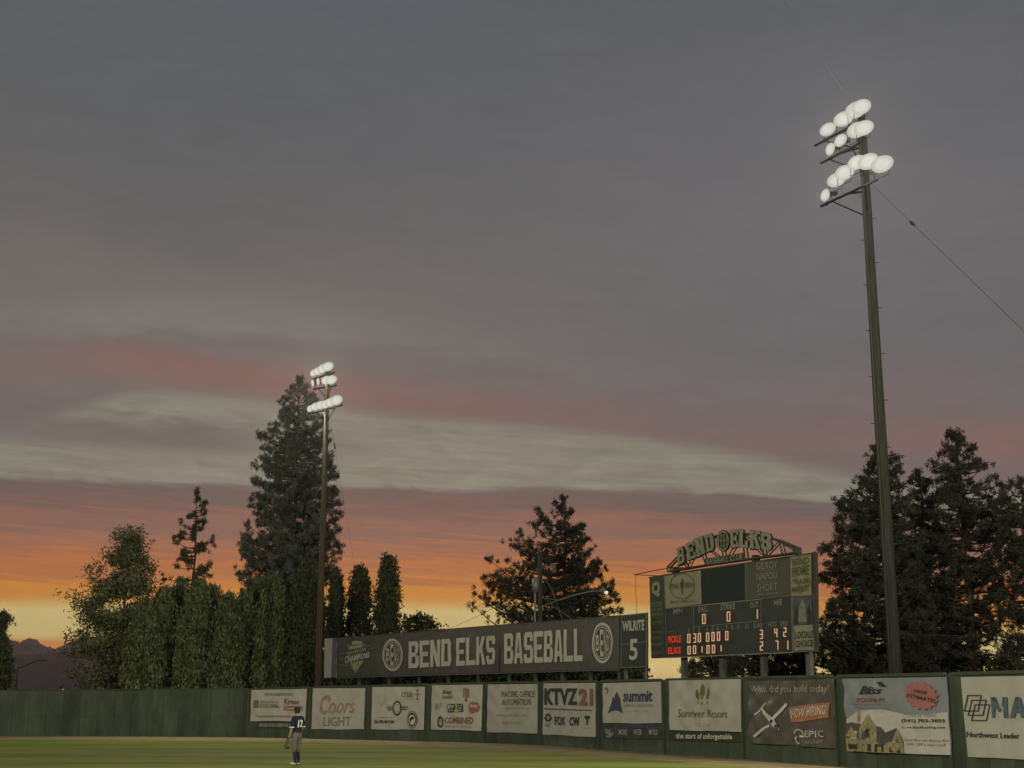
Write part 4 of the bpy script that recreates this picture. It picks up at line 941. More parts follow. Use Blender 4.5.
# two more of the ring of poles, beside and behind the stands, give the light on fence and trees
for k, (x, y, tx, ty) in enumerate(((-38, -16, -5, 75), (44, -12, 10, 70))):
    root = empty('floodlight_pole', (x, y, 0)); tag(root, ('floodlight pole beside the stands on the left, behind the camera', 'floodlight pole beside the stands on the right, behind the camera')[k], 'floodlight pole', GP)
    mb = MB(); mb.bar((x, y, 0), (x, y, 26), .27, .16, 14); mb.build('pole', M['wood_pole'], root, True)
    dd = Vector((tx-x, ty-y, -24)).normalized(); sx = Vector((dd.y, -dd.x, 0)).normalized()
    for z in (24.0, 25.8):
        mb = MB(); mb.bar(Vector((x,y,z)) - sx*2, Vector((x,y,z)) + sx*2, .07, .07, 6); mb.build('crossarm', M['dark_steel'], root)
        for i in range(5): floodlight(Vector((x,y,z+.5)) + sx*(i-2)*.9 + dd*.3, dd, root)
    ld = bpy.data.lights.new('floodlight_beam', 'SPOT'); ld.energy = FLOOD_W_OUT; ld.color = FLOOD_COL; ld.spot_size = R(125); ld.spot_blend = .5; ld.shadow_soft_size = 0
    lo = bpy.data.objects.new('floodlight_beam', ld); C.objects.link(lo); lo.location = Vector((x,y,25.4)) + dd*1.6; lo.rotation_euler = dd.to_track_quat('-Z', 'Y').to_euler()
    lo.parent = root; lo.matrix_parent_inverse = Matrix.Translation((x, y, 0)).inverted()

def cable(name, pts, r, label, cat_='cable', m=None, knot=None):
    root = MB(); root.path(pts, r, 5); o = root.build(name, m or M['wire']); tag(o, label, cat_)
    return o
a = Vector((rtop.x, rtop.y, P(872,178,54).z)); b = P(1060, 366, 50.0)
o = cable('guy_wire', [a, a.lerp(b, .5), b, P(1250, 540, 47)], .010, 'guy wire slanting down to the right from the tall pole, with a black insulator', 'guy wire')
mb = MB(); c_ = a.lerp(b, .262); d_ = (b-a).normalized(); mb.bar(c_ - d_*.15, c_, .03, .075); mb.bar(c_, c_ + d_*.15, .075, .03); mb.build('insulator', M['wire'], o)
a = P(852, 104, 54); cable('overhead_wire', [a, P(820, 57, 47), P(783, 0, 40), P(700, -130, 30)], .0035, 'thin overhead wire rising to the left from the top lamps of the right pole', 'wire', M['black_steel'])
a = P(331, 424, 94.8); b = P(361, 604, 92); o = cable('guy_wire', [a, b, P(372, 690, 91)], .006, 'faint guy wire hanging from the smaller floodlight pole, right of it', 'guy wire')
mb = MB(); c_ = a.lerp(b, .13); d_ = (b-a).normalized(); mb.bar(c_ - d_*.2, c_ + d_*.2, .05); mb.build('insulator', M['wire'], o)
cable('power_line', [P(838,633,70), P(900,634.5,69), P(1040,637,68), P(1200,640,66)], .010, 'power line running across the dark pines on the right', 'power line')

# ------------------------------------------------------------------ utility pole with transformer and street lamp
up = P(540, 553, 86); root = empty('utility_pole', (up.x, up.y, 0)); tag(root, 'wooden utility pole with grey transformer and a lamp arm behind the billboard', 'utility pole')
mb = MB(); mb.bar((up.x, up.y, 0), up, .17, .13, 12); mb.build('pole', M['wood_pole'], root, True)
mb = MB(); q = P(535.4, 579, 85.8); q2 = P(535.4, 592, 85.8); mb.bar(q2, q, .22, .22, 14); mb.bar(q, q + Vector((0,0,.1)), .22, .08, 14); tr = mb.build('transformer', M['steel'], root, True)
mb = MB(); mb.bar(P(535, 592, 85.8), P(535, 650, 85.8), .06, .06, 6); mb.build('conduit', M['steel'], root)
mb = MB(); pts = [P(545,605,85.9), P(558,600.5,85.3), P(575,595,84.8), P(590,591.5,84.4), P(601,591,84)]; mb.path(pts, .045, 6); mb.bar(P(541,598,85.9), P(560,600,85.2), .02); arm = mb.build('lamp_arm', M['steel'], root)
mb = MB(); mb.lathe([(.03,-.3),(.14,-.22),(.18,0),(.16,.05)], look_mat(P(604.5,591.5,84), (.6,-.2,-.25)), 12); mb.build('lamp_head', M['steel'], root)
mb = MB(); mb.lathe([(.12,0),(.09,.05),(.02,.07)], look_mat(P(606.3,592.6,83.8), (.1,-.8,-.5)), 12); mb.build('lamp_lens', M['lamp_on'], root)
mb = MB(); mb.bar(P(541,568,86), P(549,567,85.6), .03); mb.lathe([(.02,-.2),(.1,-.15),(.16,.1)], look_mat(P(553,565.5,85.4), (.3,-1,-.5)), 10); mb.lathe([(.02,-.2),(.1,-.15),(.16,.1)], look_mat(P(553,569.5,85.4), (.5,-1,-.8)), 10); mb.build('side_lamp', M['steel'], root)
cable('service_wire', [P(541,572,86), P(552,590,86), P(563,622,86)], .015, 'thin wire dropping right from the utility pole with the transformer', 'wire', M['steel'])
cable('service_wire', [P(541,596,86), P(556,608,85), P(575,621,84), P(590,632,83)], .015, 'second thin wire sloping right below the arm of the utility pole lamp', 'wire', M['steel'])
cable('service_wire', catenary(P(540,578,86), P(410,640,84), .5), .012, 'faint wire running left from the utility pole over the billboard top', 'wire')
# street light far left
q = P(17.6, 668, 150); root = empty('street_lamp', (q.x, q.y, 0)); tag(root, 'dark curved-arm street lamp against the mountains at the far left', 'street lamp')
mb = MB(); mb.bar((q.x, q.y, 0), q, .1, .07, 8); mb.build('pole', M['dark_steel'], root)
mb = MB(); mb.path([P(17.6,668,150), P(21,667.6,150), P(29,664,150), P(37,660.6,150), P(42,660,150)], .06, 6); mb.build('arm', M['dark_steel'], root)
mb = MB(); mb.box(P(43.5,660.2,150), (.55,.25,.12)); mb.build('lamp_head', M['dark_steel'], root)
# small loudspeaker-like fixture with red lamp standing on the fence
p = fence_at(59)[0]; h = fence_at(59)[1]; root = empty('fence_beacon', p + Vector((0,.05,h))); tag(root, 'small dark fixture with a reddish light on top of the plain fence', 'fixture')
mb = MB(); mb.bar(p + Vector((0,.05,h-.1)), p + Vector((0,.05,h+.12)), .02); mb.box(p + Vector((-.12,.05,h+.16)), (.2,.12,.12)); mb.bar(p + Vector((-.06,.05,h+.2)), p + Vector((.02,.05,h+.36)), .04, .03); mb.build('housing', M['wire'], root)
mb = MB(); mb.lathe([(.0,-.05),(.05,-.02),(.05,.02),(.01,.05)], Matrix.Translation(p + Vector((.06,-.01,h+.0)) + Vector((0,-.06,0))), 8); mb.build('red_lamp', mat('dim_red_lamp', (.4,.12,.1), .4, .02, emit=lin((150,100,92))), root)

# ------------------------------------------------------------------ trees
def tri_mesh(name, V, tone, m, parent):
    n = len(V)//3; me = bpy.data.meshes.new(name)
    me.vertices.add(len(V)); me.vertices.foreach_set('co', np.asarray(V, dtype=np.float32).ravel())
    me.loops.add(len(V)); me.loops.foreach_set('vertex_index', np.arange(len(V), dtype=np.int32))
    me.polygons.add(n); me.polygons.foreach_set('loop_start', np.arange(0, len(V), 3, dtype=np.int32)); me.polygons.foreach_set('loop_total', np.full(n, 3, dtype=np.int32))
    at = me.attributes.new('tone', 'FLOAT', 'POINT'); at.data.foreach_set('value', np.asarray(tone, dtype=np.float32))
    me.update(calc_edges=True); me.validate()
    return link(name, me, m, parent)
def tufts(cs, k, L, w, g, up=.3, spread=.35, tone=None):
    """k blades per clump centre; returns verts and tones"""
    n = len(cs); cs = np.repeat(cs, k, axis=0); N = len(cs)
    d = g.normal(size=(N, 3)); d /= np.linalg.norm(d, axis=1, keepdims=True); d[:, 2] += up; d /= np.linalg.norm(d, axis=1, keepdims=True)
    o = g.normal(size=(N, 3))*spread*L; r = g.normal(size=(N, 3)); p = np.cross(d, r); p /= np.linalg.norm(p, axis=1, keepdims=True) + 1e-9
    LL = L*g.uniform(.6, 1.15, (N, 1)); b = cs + o
    V = np.empty((N, 3, 3)); V[:, 0] = b - p*w/2 - d*LL*.3; V[:, 1] = b + p*w/2 - d*LL*.1; V[:, 2] = b + d*LL*.7
    tt = np.repeat(g.uniform(0, 1, n) if tone is None else tone, k) + g.normal(size=N)*.12
    return V.reshape(-1, 3), np.repeat(np.clip(tt, 0, 1), 3)
def branch_bar(mb, pts, r0, r1):
    n = len(pts)-1
    for i in range(n):
        mb.bar(pts[i], pts[i+1], r0+(r1-r0)*i/n, r0+(r1-r0)*(i+1)/n, 5)
def conifer(name, label, group, px, D, prof, nb, tuft, m, seed, droop=.15, sparse=1.0, cat_='conifer', tr=.28, lean=0.0, per=2.6, blades=24):
    """prof: (y pixel, left radius px, right radius px) from the top down, as measured; the crown is round in plan"""
    g = np.random.default_rng(seed); rr = random.Random(seed)
    top = P(px, prof[0][0], D); H = top.z; bx, by = P(px, 700, D).x, D; kpx = D/F
    root = empty(name, (bx, by, 0)); tag(root, label, cat_, group)
    zs = np.array([P(px, p[0], D).z for p in prof])[::-1]; Lr = (np.array([p[1] for p in prof])*kpx)[::-1]; Rr_ = (np.array([p[2] for p in prof])*kpx)[::-1]
    mb = MB(); zt = H*.99
    pts = [Vector((bx + lean*math.sin(z/H*3) + .1*math.sin(z), by, z)) for z in np.linspace(0, zt, 12)]
    branch_bar(mb, pts, tr, .03)
    cs = []; tn = []
    zlo, zhi = zs[0], H
    dens = np.linspace(zlo, zhi, 200); wgt = np.interp(dens, zs, (Lr+Rr_)/2) + .35; cdf = np.cumsum(wgt); cdf /= cdf[-1]
    for i in range(nb):
        z = float(np.interp((i+g.uniform(0,1))/nb, cdf, dens)); ph = g.uniform(0, 2*math.pi); cph = math.cos(ph); a = abs(cph)
        rl, rr2 = float(np.interp(z, zs, Lr)), float(np.interp(z, zs, Rr_)); Rb = (rl if cph < 0 else rr2)*a + (rl+rr2)/2*(1-a)
        ln = max(.25, Rb*g.choice([1.0, .95, .85, .7, .5, 1.06]))
        rise = g.uniform(.0, .35) + (.5 if z > H*.9 else 0)
        st_ = Vector((bx + lean*math.sin(z/H*3), by, max(.5, z - ln*rise)))
        dirv = Vector((math.cos(ph), math.sin(ph), 0)); N = 5; bp_ = []
        bend = g.uniform(-.15, .15)
        for s in range(N+1):
            q = s/N; bp_.append(st_ + dirv*ln*q + Vector((-dirv.y, dirv.x, 0))*bend*ln*q*q + Vector((0, 0, ln*(rise*q*q*1.1 - droop*math.sin(q*math.pi)*.5))))
        branch_bar(mb, bp_, .035+.018*ln, .012)
        nt = max(2, int(ln*per*sparse)); bt_ = g.uniform(0, 1)
        for s in range(nt):
            q = g.uniform(.18, 1)**.75; f = q*N; k = min(N-1, int(f)); p = bp_[k].lerp(bp_[k+1], f-k)
            lat = (1-q*.5)*.32*ln
            dq = Vector((g.normal()*lat*.45, g.normal()*lat*.45, abs(g.normal())*.12*ln*.6))
            cs.append(tuple(p + dq)); tn.append(bt_*.6 + g.uniform(0, .4))
            if dq.length > .5 and g.uniform() < .5: mb.bar(p, p + dq, .015, .008, 4)
        for s in range(3):
            cs.append(tuple(bp_[-1] + Vector(g.normal(size=3)*.12))); tn.append(bt_*.6+.3)
    for s in range(6): cs.append((bx+g.normal()*.08, by+g.normal()*.08, H - s*.18)); tn.append(.5)
    link('trunk', mb.mesh('trunk'), M['bark'], root)
    V, T = tufts(np.array(cs), blades, tuft*.92, tuft*.18, g, spread=.26, tone=np.array(tn))
    tri_mesh('crown', V, T, m, root)
    return root
def leafy(name, label, group, px, D, prof, n, size, m, seed, cat_='tree', up=.9, tr=.18, shell=.62, blades=7, spread=.5, lumps=9, limbs=False):
    """columnar or round broadleaf crown: leaf clumps through the volume, gathered towards the outside"""
    g = np.random.default_rng(seed); top = P(px, prof[0][0], D); bx, by = P(px, 700, D).x, D; kpx = D/F
    root = empty(name, (bx, by, 0)); tag(root, label, cat_, group)
    zs = np.array([P(px, p[0], D).z for p in prof])[::-1]; Lr = (np.array([p[1] for p in prof])*kpx)[::-1]; Rr_ = (np.array([p[2] for p in prof])*kpx)[::-1]
    zlo, zhi = zs[0], top.z
    dens = np.linspace(zlo, zhi, 200); wgt = np.interp(dens, zs, Lr+Rr_) + .1; cdf = np.cumsum(wgt); cdf /= cdf[-1]
    z = np.interp(g.uniform(0, 1, n), cdf, dens); ph = g.uniform(0, 2*np.pi, n); c = np.cos(ph)
    rl = np.interp(z, zs, Lr); r2 = np.interp(z, zs, Rr_); a = np.abs(c); Rb = np.where(c < 0, rl, r2)*a + (rl+r2)/2*(1-a)
    ph = np.where(np.arange(n) >= 0, ph, ph)
    lum = 1 + .20*np.sin(ph*lumps + z*1.1 + seed) + .10*np.sin(ph*5 - z*2.3 + seed*2) + .08*np.sin(z*6.1+ph*3)
    q = np.where(g.uniform(0, 1, n) < shell, g.uniform(.82, 1.03, n), np.sqrt(g.uniform(0, .8, n)))
    cs = np.stack([bx + Rb*q*lum*np.cos(ph), by + Rb*q*lum*np.sin(ph), z], 1)
    if limbs:
        k_ = 26; cs = np.repeat(cs[:n//k_], k_, axis=0) + g.normal(size=((n//k_)*k_, 3))*np.array([.50,.50,.22]); ph = np.repeat(ph[:n//k_], k_); z = cs[:, 2]; n = len(cs)
    tone = np.clip(.42 + .12*math.sin(seed*2.3) + .28*np.sin(ph*lumps + z*.7 + seed) + .12*np.sin(z*2.1 + ph*3) + g.normal(size=n)*.16, 0, 1)
    V, T = tufts(cs, blades, size, size*.5, g, up=up, spread=spread, tone=tone)
    mb = MB(); branch_bar(mb, [Vector((bx, by, 0)), Vector((bx+.05, by, zhi*.5)), Vector((bx, by, zhi*.93))], tr, .03)
    for k in range(14 if limbs else 5):
        zz = zlo + (zhi-zlo)*(.1+.8*k/14); p = g.uniform(0, 6.28); r = float(np.interp(zz, zs, Lr))*.8
        mb.bar((bx, by, zz), (bx + r*math.cos(p), by + r*math.sin(p), zz + r*.7), .05, .015, 5)
    link('trunk', mb.mesh('trunk'), M['bark'], root)
    tri_mesh('crown', V, T, m, root)
    return root

GT = 'trees standing beyond the outfield fence'
conifer('conifer_tree', 'tallest conifer, dense and paled by painted lamp glare, behind the smaller floodlight pole', GT, 288, 124,
  [(377,2,2),(385,7,8),(395,13,13),(405,16,20),(415,17,24),(428,24,28),(433,41,30),(440,37,32),(452,34,33),(460,35,36),(470,42,38),(480,39,42),(492,38,40),(505,42,45),(520,42,45),(535,46,46),(545,55,46),(560,60,44),(575,60,42),(590,50,40),(620,36,32),(660,30,26)],
  430, .44, M['needle_glare'], 11, per=3.2, tr=.42)
conifer('conifer_tree', 'thin sparse conifer with open branches left of the tallest conifer', GT, 187, 116,
  [(491,1.5,1.5),(502,4,7),(512,8,9),(520,17,9),(530,20,10),(540,22,20),(552,16,18),(562,18,14),(572,26,16),(580,28,14),(592,14,14),(610,10,10)],
  62, .38, M['needle'], 12, per=1.5, sparse=.85, tr=.2)
leafy('broadleaf_tree', 'yellow-green open-crowned tree at the left end of the tree line', GT, 118, 108,
  [(520,1,1),(528,3,3),(540,7,8),(552,15,14),(560,18,26),(570,24,32),(580,20,32),(592,26,30),(604,42,34),(612,40,32),(622,30,34),(632,36,36),(645,40,38),(660,38,38),(685,36,38)],
  4300, .30, M['leaf_warm'], 13, up=.1, shell=.45, blades=6, lumps=6, spread=.6, limbs=True)
cols = [(140,604,17),(158,590,15),(174,583,16),(191,582,16),(208,587,15),(224,596,14),(241,594,14),(256,581,15),(270,578,15),(285,583,14),(300,564,11),(312,585,10)]
wh = ['first', 'second', 'third', 'fourth', 'fifth', 'sixth', 'seventh', 'eighth', 'ninth', 'tenth', 'eleventh', 'twelfth']
for i, (x, y, w) in enumerate(cols):
    leafy('columnar_tree', '%s column from the left in the green hedge of upright trees' % wh[i], 'upright trees that form the tall green hedge', x, 104 + (i*37 % 5)*1.3,
      [(y-2,1,1),(y+3,w*.25,w*.25),(y+12,w*.5,w*.5),(y+28,w*.75,w*.75),(y+60,w*.9,w*.9),(700,w*.9,w*.9)], 1500, .34, M['leaf'] if i not in (10, 11) else M['leaf_dark'], 30+i, cat_='columnar tree', up=1.8, shell=.8, lumps=8)
for i, (x, y, w, s) in enumerate(((333,573,7,'narrow dark upright tree just right of the smaller floodlight pole'), (357,567,12.5,'middle one of three dark upright trees above the billboard\'s left end'), (385.5,556,11.5,'tallest and rightmost of three dark upright trees above the billboard'))):
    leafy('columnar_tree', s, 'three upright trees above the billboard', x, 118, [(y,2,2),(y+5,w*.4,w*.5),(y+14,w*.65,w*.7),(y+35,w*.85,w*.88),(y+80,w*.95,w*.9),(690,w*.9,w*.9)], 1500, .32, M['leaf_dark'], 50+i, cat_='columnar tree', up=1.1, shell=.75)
leafy('round_tree', 'low rounded dark tree peeping over the billboard beside the upright trees', GT, 417, 118, [(616,5,4),(619,14,12),(625,18,18),(640,20,20),(690,20,20)], 900, .36, M['leaf_dark'], 60, up=.3)
leafy('columnar_tree', 'dark green tree cut off by the left edge of the photograph', GT, -4, 106, [(613,1,2),(617,2,7),(621,2,9),(625,2,3),(634,4,2),(642,6,6),(655,8,9),(668,10,12),(690,10,11)], 900, .28, M['leaf_dark'], 61, up=.9)
conifer('conifer_tree', 'spreading pine with upswept left branches behind the utility pole', GT, 566, 104,
  [(497,1.5,1.5),(503,22,5),(512,28,10),(520,32,18),(530,50,20),(540,55,24),(548,60,26),(556,66,30),(566,80,34),(576,77,40),(590,88,46),(600,92,52),(612,86,56),(625,68,54),(645,55,50),(670,45,40)],
  215, .36, M['needle_dark'], 14, per=2.7, tr=.32)
conifer('conifer_tree', 'dark pine leaning over the left edge of the right-hand grove, behind the tall pole', GT, 893, 80,
  [(446,2,3),(452,10,12),(465,14,22),(478,20,26),(490,26,28),(500,44,30),(512,42,32),(525,48,34),(540,50,36),(552,60,38),(570,62,40),(590,66,42),(610,70,42),(630,74,42),(655,78,42),(680,60,40)],
  370, .37, M['needle_dark'], 15, per=2.8, tr=.36)
conifer('conifer_tree', 'short pine top showing between the two tall pines of the right-hand grove', GT, 934, 84,
  [(471,2,2),(480,8,8),(492,14,14),(510,22,20),(540,28,26),(580,34,30),(620,36,34),(670,36,34)], 180, .36, M['needle_dark'], 16, per=2.4, tr=.26)
conifer('conifer_tree', 'tallest pine of the right-hand grove, its bare trunks showing sunset behind', GT, 976, 82,
  [(431,3,3),(438,12,16),(452,16,20),(462,32,22),(472,28,34),(480,24,44),(495,30,48),(510,36,50),(530,40,52),(560,38,50),(590,36,44),(620,34,40),(660,36,40)],
  240, .36, M['needle_dark'], 17, per=2.3, tr=.34)
conifer('conifer_tree', 'pine cut off by the right edge of the photograph', GT, 1038, 79,
  [(478,2,2),(490,18,18),(510,24,24),(540,30,30),(580,34,34),(620,38,38),(670,38,38)], 170, .36, M['needle_dark'], 18, per=2.3, tr=.32)
conifer('conifer_tree', 'bushy pine showing low between the scoreboard and the right-hand grove', GT, 838, 96,
  [(600,1,1),(608,6,8),(620,12,18),(640,24,26),(660,38,34),(690,44,40)], 80, .36, M['needle_dark'], 19, per=2.6, tr=.18)
# low growth glimpsed under the billboard and the scoreboard
low = [(318,655,24),(346,658,22),(372,660,20),(402,658,24),(430,660,20),(458,657,24),(488,660,22),(514,656,22),(542,658,24),(572,655,24),(600,656,22),(628,655,16)]
for i, (x, y, w) in enumerate(low):
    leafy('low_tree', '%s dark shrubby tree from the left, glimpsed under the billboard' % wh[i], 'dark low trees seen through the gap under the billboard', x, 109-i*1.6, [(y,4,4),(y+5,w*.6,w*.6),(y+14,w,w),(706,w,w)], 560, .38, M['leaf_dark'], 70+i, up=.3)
for i, (x, y, w, s) in enumerate(((712,648,24,'loose bush seen between the scoreboard posts, left one'), (756,642,26,'loose bush seen between the scoreboard posts, middle one'), (790,646,22,'loose bush seen under the right end of the scoreboard'))):
    conifer('young_pine', s, 'young pines under the scoreboard', x, 88, [(y-8,3,3),(y,w*.5,w*.5),(y+12,w,w),(y+40,w,w)], 62, .40, M['needle_dark'], 90+i, cat_='young pine', per=2.3, tr=.12)

for i, (x, y, w, s) in enumerate(((858,648,26,'dark undergrowth at the foot of the grove, left of the tall pole'), (915,652,28,'dark undergrowth at the foot of the grove, just right of the tall pole'), (968,650,24,'dark undergrowth at the foot of the tallest grove pine'), (1012,655,22,'dark undergrowth at the right edge of the photograph'))):
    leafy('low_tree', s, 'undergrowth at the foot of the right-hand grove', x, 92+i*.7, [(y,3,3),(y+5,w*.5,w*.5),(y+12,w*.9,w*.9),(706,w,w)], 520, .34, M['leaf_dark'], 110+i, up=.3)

# ------------------------------------------------------------------ the outfielder
def skin(name, verts, edges, radii, m, parent, sub=2, root=0, flat=None):
    me = bpy.data.meshes.new(name); me.from_pydata(verts, edges, []); o = bpy.data.objects.new(name, me); C.objects.link(o)
    md = o.modifiers.new('s', 'SKIN'); md.use_smooth_shade = True
    sv = me.skin_vertices[0].data
    for i, r in enumerate(radii): sv[i].radius = r if isinstance(r, tuple) else (r, r); sv[i].use_root = (i == root)
    sd_ = o.modifiers.new('d', 'SUBSURF'); sd_.levels = sub; sd_.render_levels = sub
    dg = bpy.context.evaluated_depsgraph_get(); nm = bpy.data.meshes.new_from_object(o.evaluated_get(dg)); nm.name = name
    bpy.data.objects.remove(o)
    for p in nm.polygons: p.use_smooth = True
    nm.materials.clear(); nm.materials.append(m)
    o2 = bpy.data.objects.new(name, nm); C.objects.link(o2)
    if parent: o2.parent = parent
    return o2
pg = G(296, 765)
person = empty('person', (pg.x, pg.y, .004), R(54)); person.scale = (1.05, 1.05, 1.05); tag(person, 'outfielder in navy cap and jersey and grey trousers, glove hanging at left hand', 'person')
# local frame: +y is where he faces, x to his right hand side, z up
skin_m = mat('skin', (.30,.17,.11), .6, .05); navy = mat('navy_jersey_cloth', (.012,.014,.026), .85, .2, 12); greyp = mat('grey_trouser_cloth', (.10,.10,.08), .85, .12, 10)
sockm = mat('navy_sock', (.012,.014,.028), .85); shoem = mat('white_shoe', (.45,.45,.42), .5); glov = mat('glove_leather', (.085,.065,.045), .6, .2, 14); hairm = mat('dark_hair', (.02,.015,.012), .7); whitec = mat('white_cloth', (.55,.55,.52), .8)
bodyV = [(0,0,.97),(0,.0,1.12),(0,-.02,1.30),(0,-.01,1.43),(0,.01,1.53),(.0,.03,1.62),(0,.035,1.70),   # pelvis..head
  (.17,-.01,1.42),(.215,-.03,1.16),(.20,.09,.96),(.195,.12,.89),                                     # right arm
  (-.17,-.01,1.42),(-.235,0,1.14),(-.25,.07,.90),(-.252,.085,.83),                                   # left arm
  (.085,0,.90),(.08,.02,.50),(.07,-.03,.10),(.075,.07,.045),(-.085,0,.90),(-.07,.03,.50),(-.06,.0,.10),(-.065,.10,.045)]
bodyE = [(0,1),(1,2),(2,3),(3,4),(4,5),(5,6),(3,7),(7,8),(8,9),(9,10),(3,11),(11,12),(12,13),(13,14),(0,15),(15,16),(16,17),(17,18),(0,19),(19,20),(20,21),(21,22)]
bodyR = [(.11,.08),(.10,.07),(.15,.10),(.12,.08),.052,.075,.072,.06,.043,.032,.034,.06,.043,.032,.034,.08,.052,.036,.035,.08,.052,.036,.035]
bd = skin('body', bodyV, bodyE, bodyR, skin_m, person)
# face, ears, nose: the head looks left of where the chest points
hd = Matrix.Rotation(R(32), 4, 'Z'); hc = Vector((0, .03, 1.645))
def hv(x, y, z): return hc + hd @ Vector((x, y, z))
mb = MB(); mb.lathe([(.001,-.11),(.045,-.10),(.068,-.05),(.076,0),(.078,.05),(.06,.10),(.001,.125)], Matrix.Translation(hc + Vector((0,.01,.01))) @ hd @ Matrix.Scale(1.18, 4, (0,1,0)), 16); mb.build('head', skin_m, None, True).parent = person
mb = MB(); mb.bar(hv(0,.095,.01), hv(0,.125,-.02), .008, .015, 6); mb.bar(hv(0,.10,-.03), hv(0,.122,-.022), .014, .010, 6)
for s in (-1, 1): mb.box(hv(s*.078, .0, -.005), (.015,.035,.055), hd.to_3x3())
mb.box(hv(0,.092,-.052), (.045,.012,.012), hd.to_3x3()); mb.build('face', skin_m, None, True).parent = person
mb = MB()
for s in (-1, 1): mb.box(hv(s*.03, .094, .018), (.018,.008,.01), hd.to_3x3())
mb.build('eye', hairm, None).parent = person
mb = MB(); mb.lathe([(.08,-.06),(.088,-.01),(.086,.03),(.05,.06)], Matrix.Translation(hc + Vector((0,-.012,.0))) @ hd, 14); mb.build('hair', hairm, None, True).parent = person
mb = MB(); mb.lathe([(.094,.03),(.094,.06),(.088,.095),(.06,.128),(.002,.14)], Matrix.Translation(hc) @ hd @ Matrix.Scale(1.14, 4, (0,1,0)), 20)
mb.add([hv(-.07,.075,.04), hv(.07,.075,.04), hv(.055,.17,.03), hv(0,.19,.032), hv(-.055,.17,.03), hv(-.07,.075,.052), hv(.07,.075,.052), hv(.055,.17,.038), hv(0,.19,.040), hv(-.055,.17,.038)], [(0,1,2,3,4),(9,8,7,6,5),(0,5,6,1),(1,6,7,2),(2,7,8,3),(3,8,9,4),(4,9,5,0)])
cap = mb.build('cap', navy, None, True); cap.parent = person
mb = MB(); mb.box(hv(0,.104,.085), (.045,.01,.04), hd.to_3x3()); mb.build('cap_badge', whitec, None).parent = person
jv = [(0,0,.93),(0,.0,1.12),(0,-.02,1.30),(0,-.015,1.43),(.175,-.01,1.43),(.21,-.025,1.26),(.222,-.03,1.17),(-.175,-.01,1.43),(-.222,-.01,1.26),(-.24,-.005,1.15),(0,.0,1.50)]
jr = [(.172,.13),(.165,.12),(.19,.13),(.15,.095),.085,.078,.075,.085,.078,.075,.062]
je = [(0,1),(1,2),(2,3),(3,4),(4,5),(5,6),(3,7),(7,8),(8,9),(3,10)]
jersey = skin('jersey', jv, je, jr, navy, person)
for s, (x, z, y) in ((1, (.225,1.155,-.03)), (-1, (-.243,1.135,-.003))):
    mb = MB(); mb.bar((x, y, z), (x+s*.002, y, z+.03), .081, .081, 14); mb.build('sleeve_stripe', whitec, None, True).parent = person
tv = [(0,0,1.04),(0,0,.93),(.09,0,.86),(.083,.02,.52),(.078,.01,.40),(-.09,0,.86),(-.075,.03,.52),(-.068,.02,.40)]
skin('trousers', tv, [(0,1),(1,2),(2,3),(3,4),(1,5),(5,6),(6,7)], [(.145,.10),(.165,.14),(.112,.125),(.084,.09),(.07,.074),(.112,.125),(.084,.09),(.07,.074)], greyp, person)
mb = MB(); mb.lathe([(.162,0),(.162,.035),(.15,.036)], Matrix.Translation((0,0,1.0)) @ Matrix.Scale(.74, 4, (0,1,0)), 24); mb.build('belt', hairm, None, True).parent = person
for s, a in ((1, (.078,.01,.43)), (-1, (-.068,.02,.43))):
    skin('sock', [a, (a[0], a[1]-.025, .30), (a[0], a[1]-.03, .10), (a[0], a[1]-.03, .05)], [(0,1),(1,2),(2,3)], [.055,.058,.046,.046], sockm, person)
    skin('shoe', [(a[0], a[1]-.06, .045), (a[0], a[1]+.06, .045), (a[0]+s*.01, a[1]+.17, .035)], [(0,1),(1,2)], [(.045,.05),(.047,.045),(.04,.03)], shoem, person)
    mb = MB(); mb.box((a[0], a[1]+.05, .008), (.085,.27,.016)); mb.build('shoe_sole', hairm, None).parent = person
# right hand: palm with five curled fingers
def hand(wr, s):
    V = [wr, (wr[0], wr[1]+.03, wr[2]-.07)]; E = [(0,1)]; Rd = [(.026,.02),(.04,.018)]
    for k, (dy, ln) in enumerate(((.03,.075),(.01,.085),(-.01,.08),(-.028,.062))):
        b0 = len(V); p = (wr[0], wr[1]+.035+dy, wr[2]-.09)
        V += [p, (p[0]-s*.012, p[1]+.004, p[2]-ln*.5), (p[0]-s*.035, p[1]+.006, p[2]-ln*.85)]; E += [(1,b0),(b0,b0+1),(b0+1,b0+2)]; Rd += [.0105,.009,.008]
    b0 = len(V); V += [(wr[0]-s*.01, wr[1]+.062, wr[2]-.05), (wr[0]-s*.022, wr[1]+.085, wr[2]-.085), (wr[0]-s*.03, wr[1]+.09, wr[2]-.11)]; E += [(0,b0),(b0,b0+1),(b0+1,b0+2)]; Rd += [.014,.011,.009]
    return skin('hand', V, E, Rd, skin_m, person, 2)
hand((.195,.12,.90), 1)
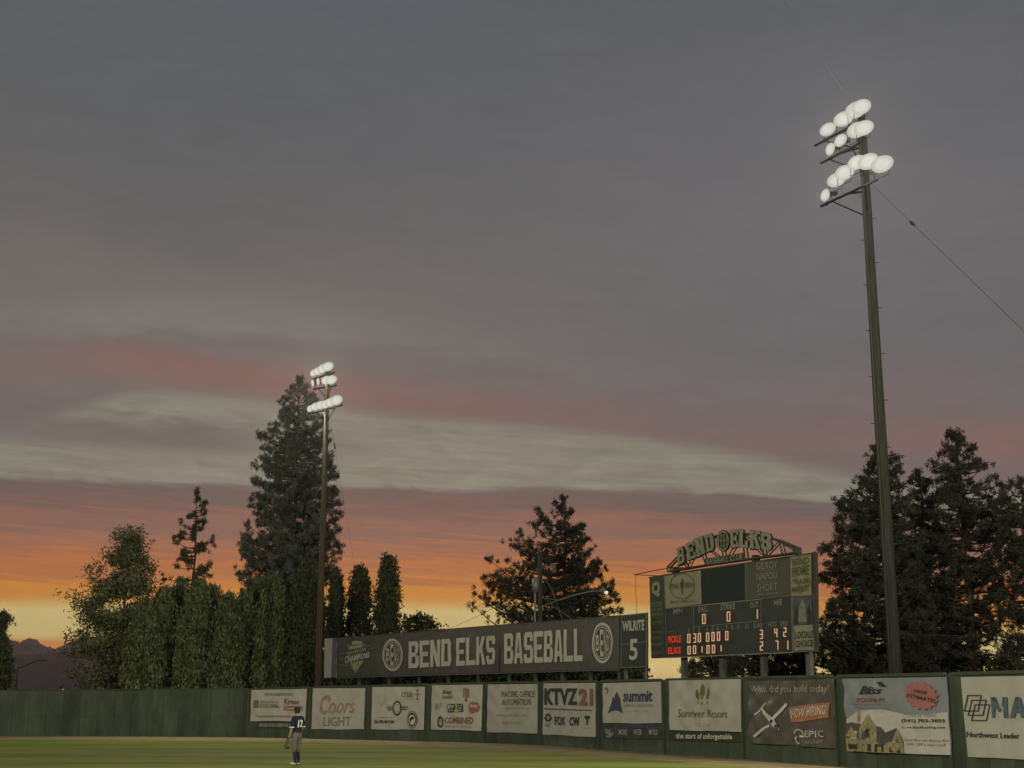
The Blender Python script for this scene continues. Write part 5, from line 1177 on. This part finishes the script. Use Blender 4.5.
# glove on the left hand: web, thumb and finger stalls hanging
gx, gy, gz = -.255, .09, .83
V = [(gx,gy,gz),(gx,gy+.02,gz-.09)]; E = [(0,1)]; Rd = [(.05,.04),(.085,.05)]
for k, (dy, ln) in enumerate(((.075,.11),(.035,.15),(-.005,.155),(-.045,.14))):
    b0 = len(V); V += [(gx-.01,gy+.02+dy,gz-.14),(gx-.03,gy+.03+dy*1.15,gz-.14-ln*.5),(gx+.0,gy+.035+dy*1.2,gz-.14-ln)]; E += [(1,b0),(b0,b0+1),(b0+1,b0+2)]; Rd += [.028,.026,.022]
b0 = len(V); V += [(gx+.03,gy+.10,gz-.08),(gx+.05,gy+.15,gz-.14),(gx+.04,gy+.17,gz-.22)]; E += [(0,b0),(b0,b0+1),(b0+1,b0+2)]; Rd += [.032,.028,.022]
V = [tuple(Vector((gx,gy,gz)) + (Vector(v) - Vector((gx,gy,gz)))*1.2) for v in V]; Rd = [tuple(q*1.3 for q in x) if isinstance(x, tuple) else x*1.35 for x in Rd]
gl = skin('glove', V, E, Rd, glov, person)
mb = MB(); mb.add([(gx+.03,gy+.09,gz-.12),(gx+.02,gy+.16,gz-.2),(gx+.02,gy+.15,gz-.28),(gx-.01,gy+.08,gz-.26),(gx+.015,gy+.09,gz-.12),(gx,gy+.16,gz-.2),(gx,gy+.15,gz-.28),(gx-.03,gy+.08,gz-.26)], [(0,1,2,3),(7,6,5,4),(0,4,5,1),(1,5,6,2),(2,6,7,3),(3,7,4,0)]); mb.build('glove_web', glov, None).parent = gl
# number 13 laid on the back of the jersey
jm = jersey.data; bvh = BVHTree.FromPolygons([v.co for v in jm.vertices], [tuple(p.vertices) for p in jm.polygons])
vs, fs = glyphs('13', .05)
co = []
for a, b in vs:
    x = -.095 + .19*a; z = 1.15 + .235*b; hit = bvh.ray_cast(Vector((x, -1, z)), Vector((0, 1, 0)))[0]
    y = hit.y if hit else -.12; co.append((x, y - .012, z))
me = bpy.data.meshes.new('jersey_number'); me.from_pydata(co, [], fs); me.update(); me.materials.append(whitec); o = bpy.data.objects.new('jersey_number', me); C.objects.link(o); o.parent = jersey
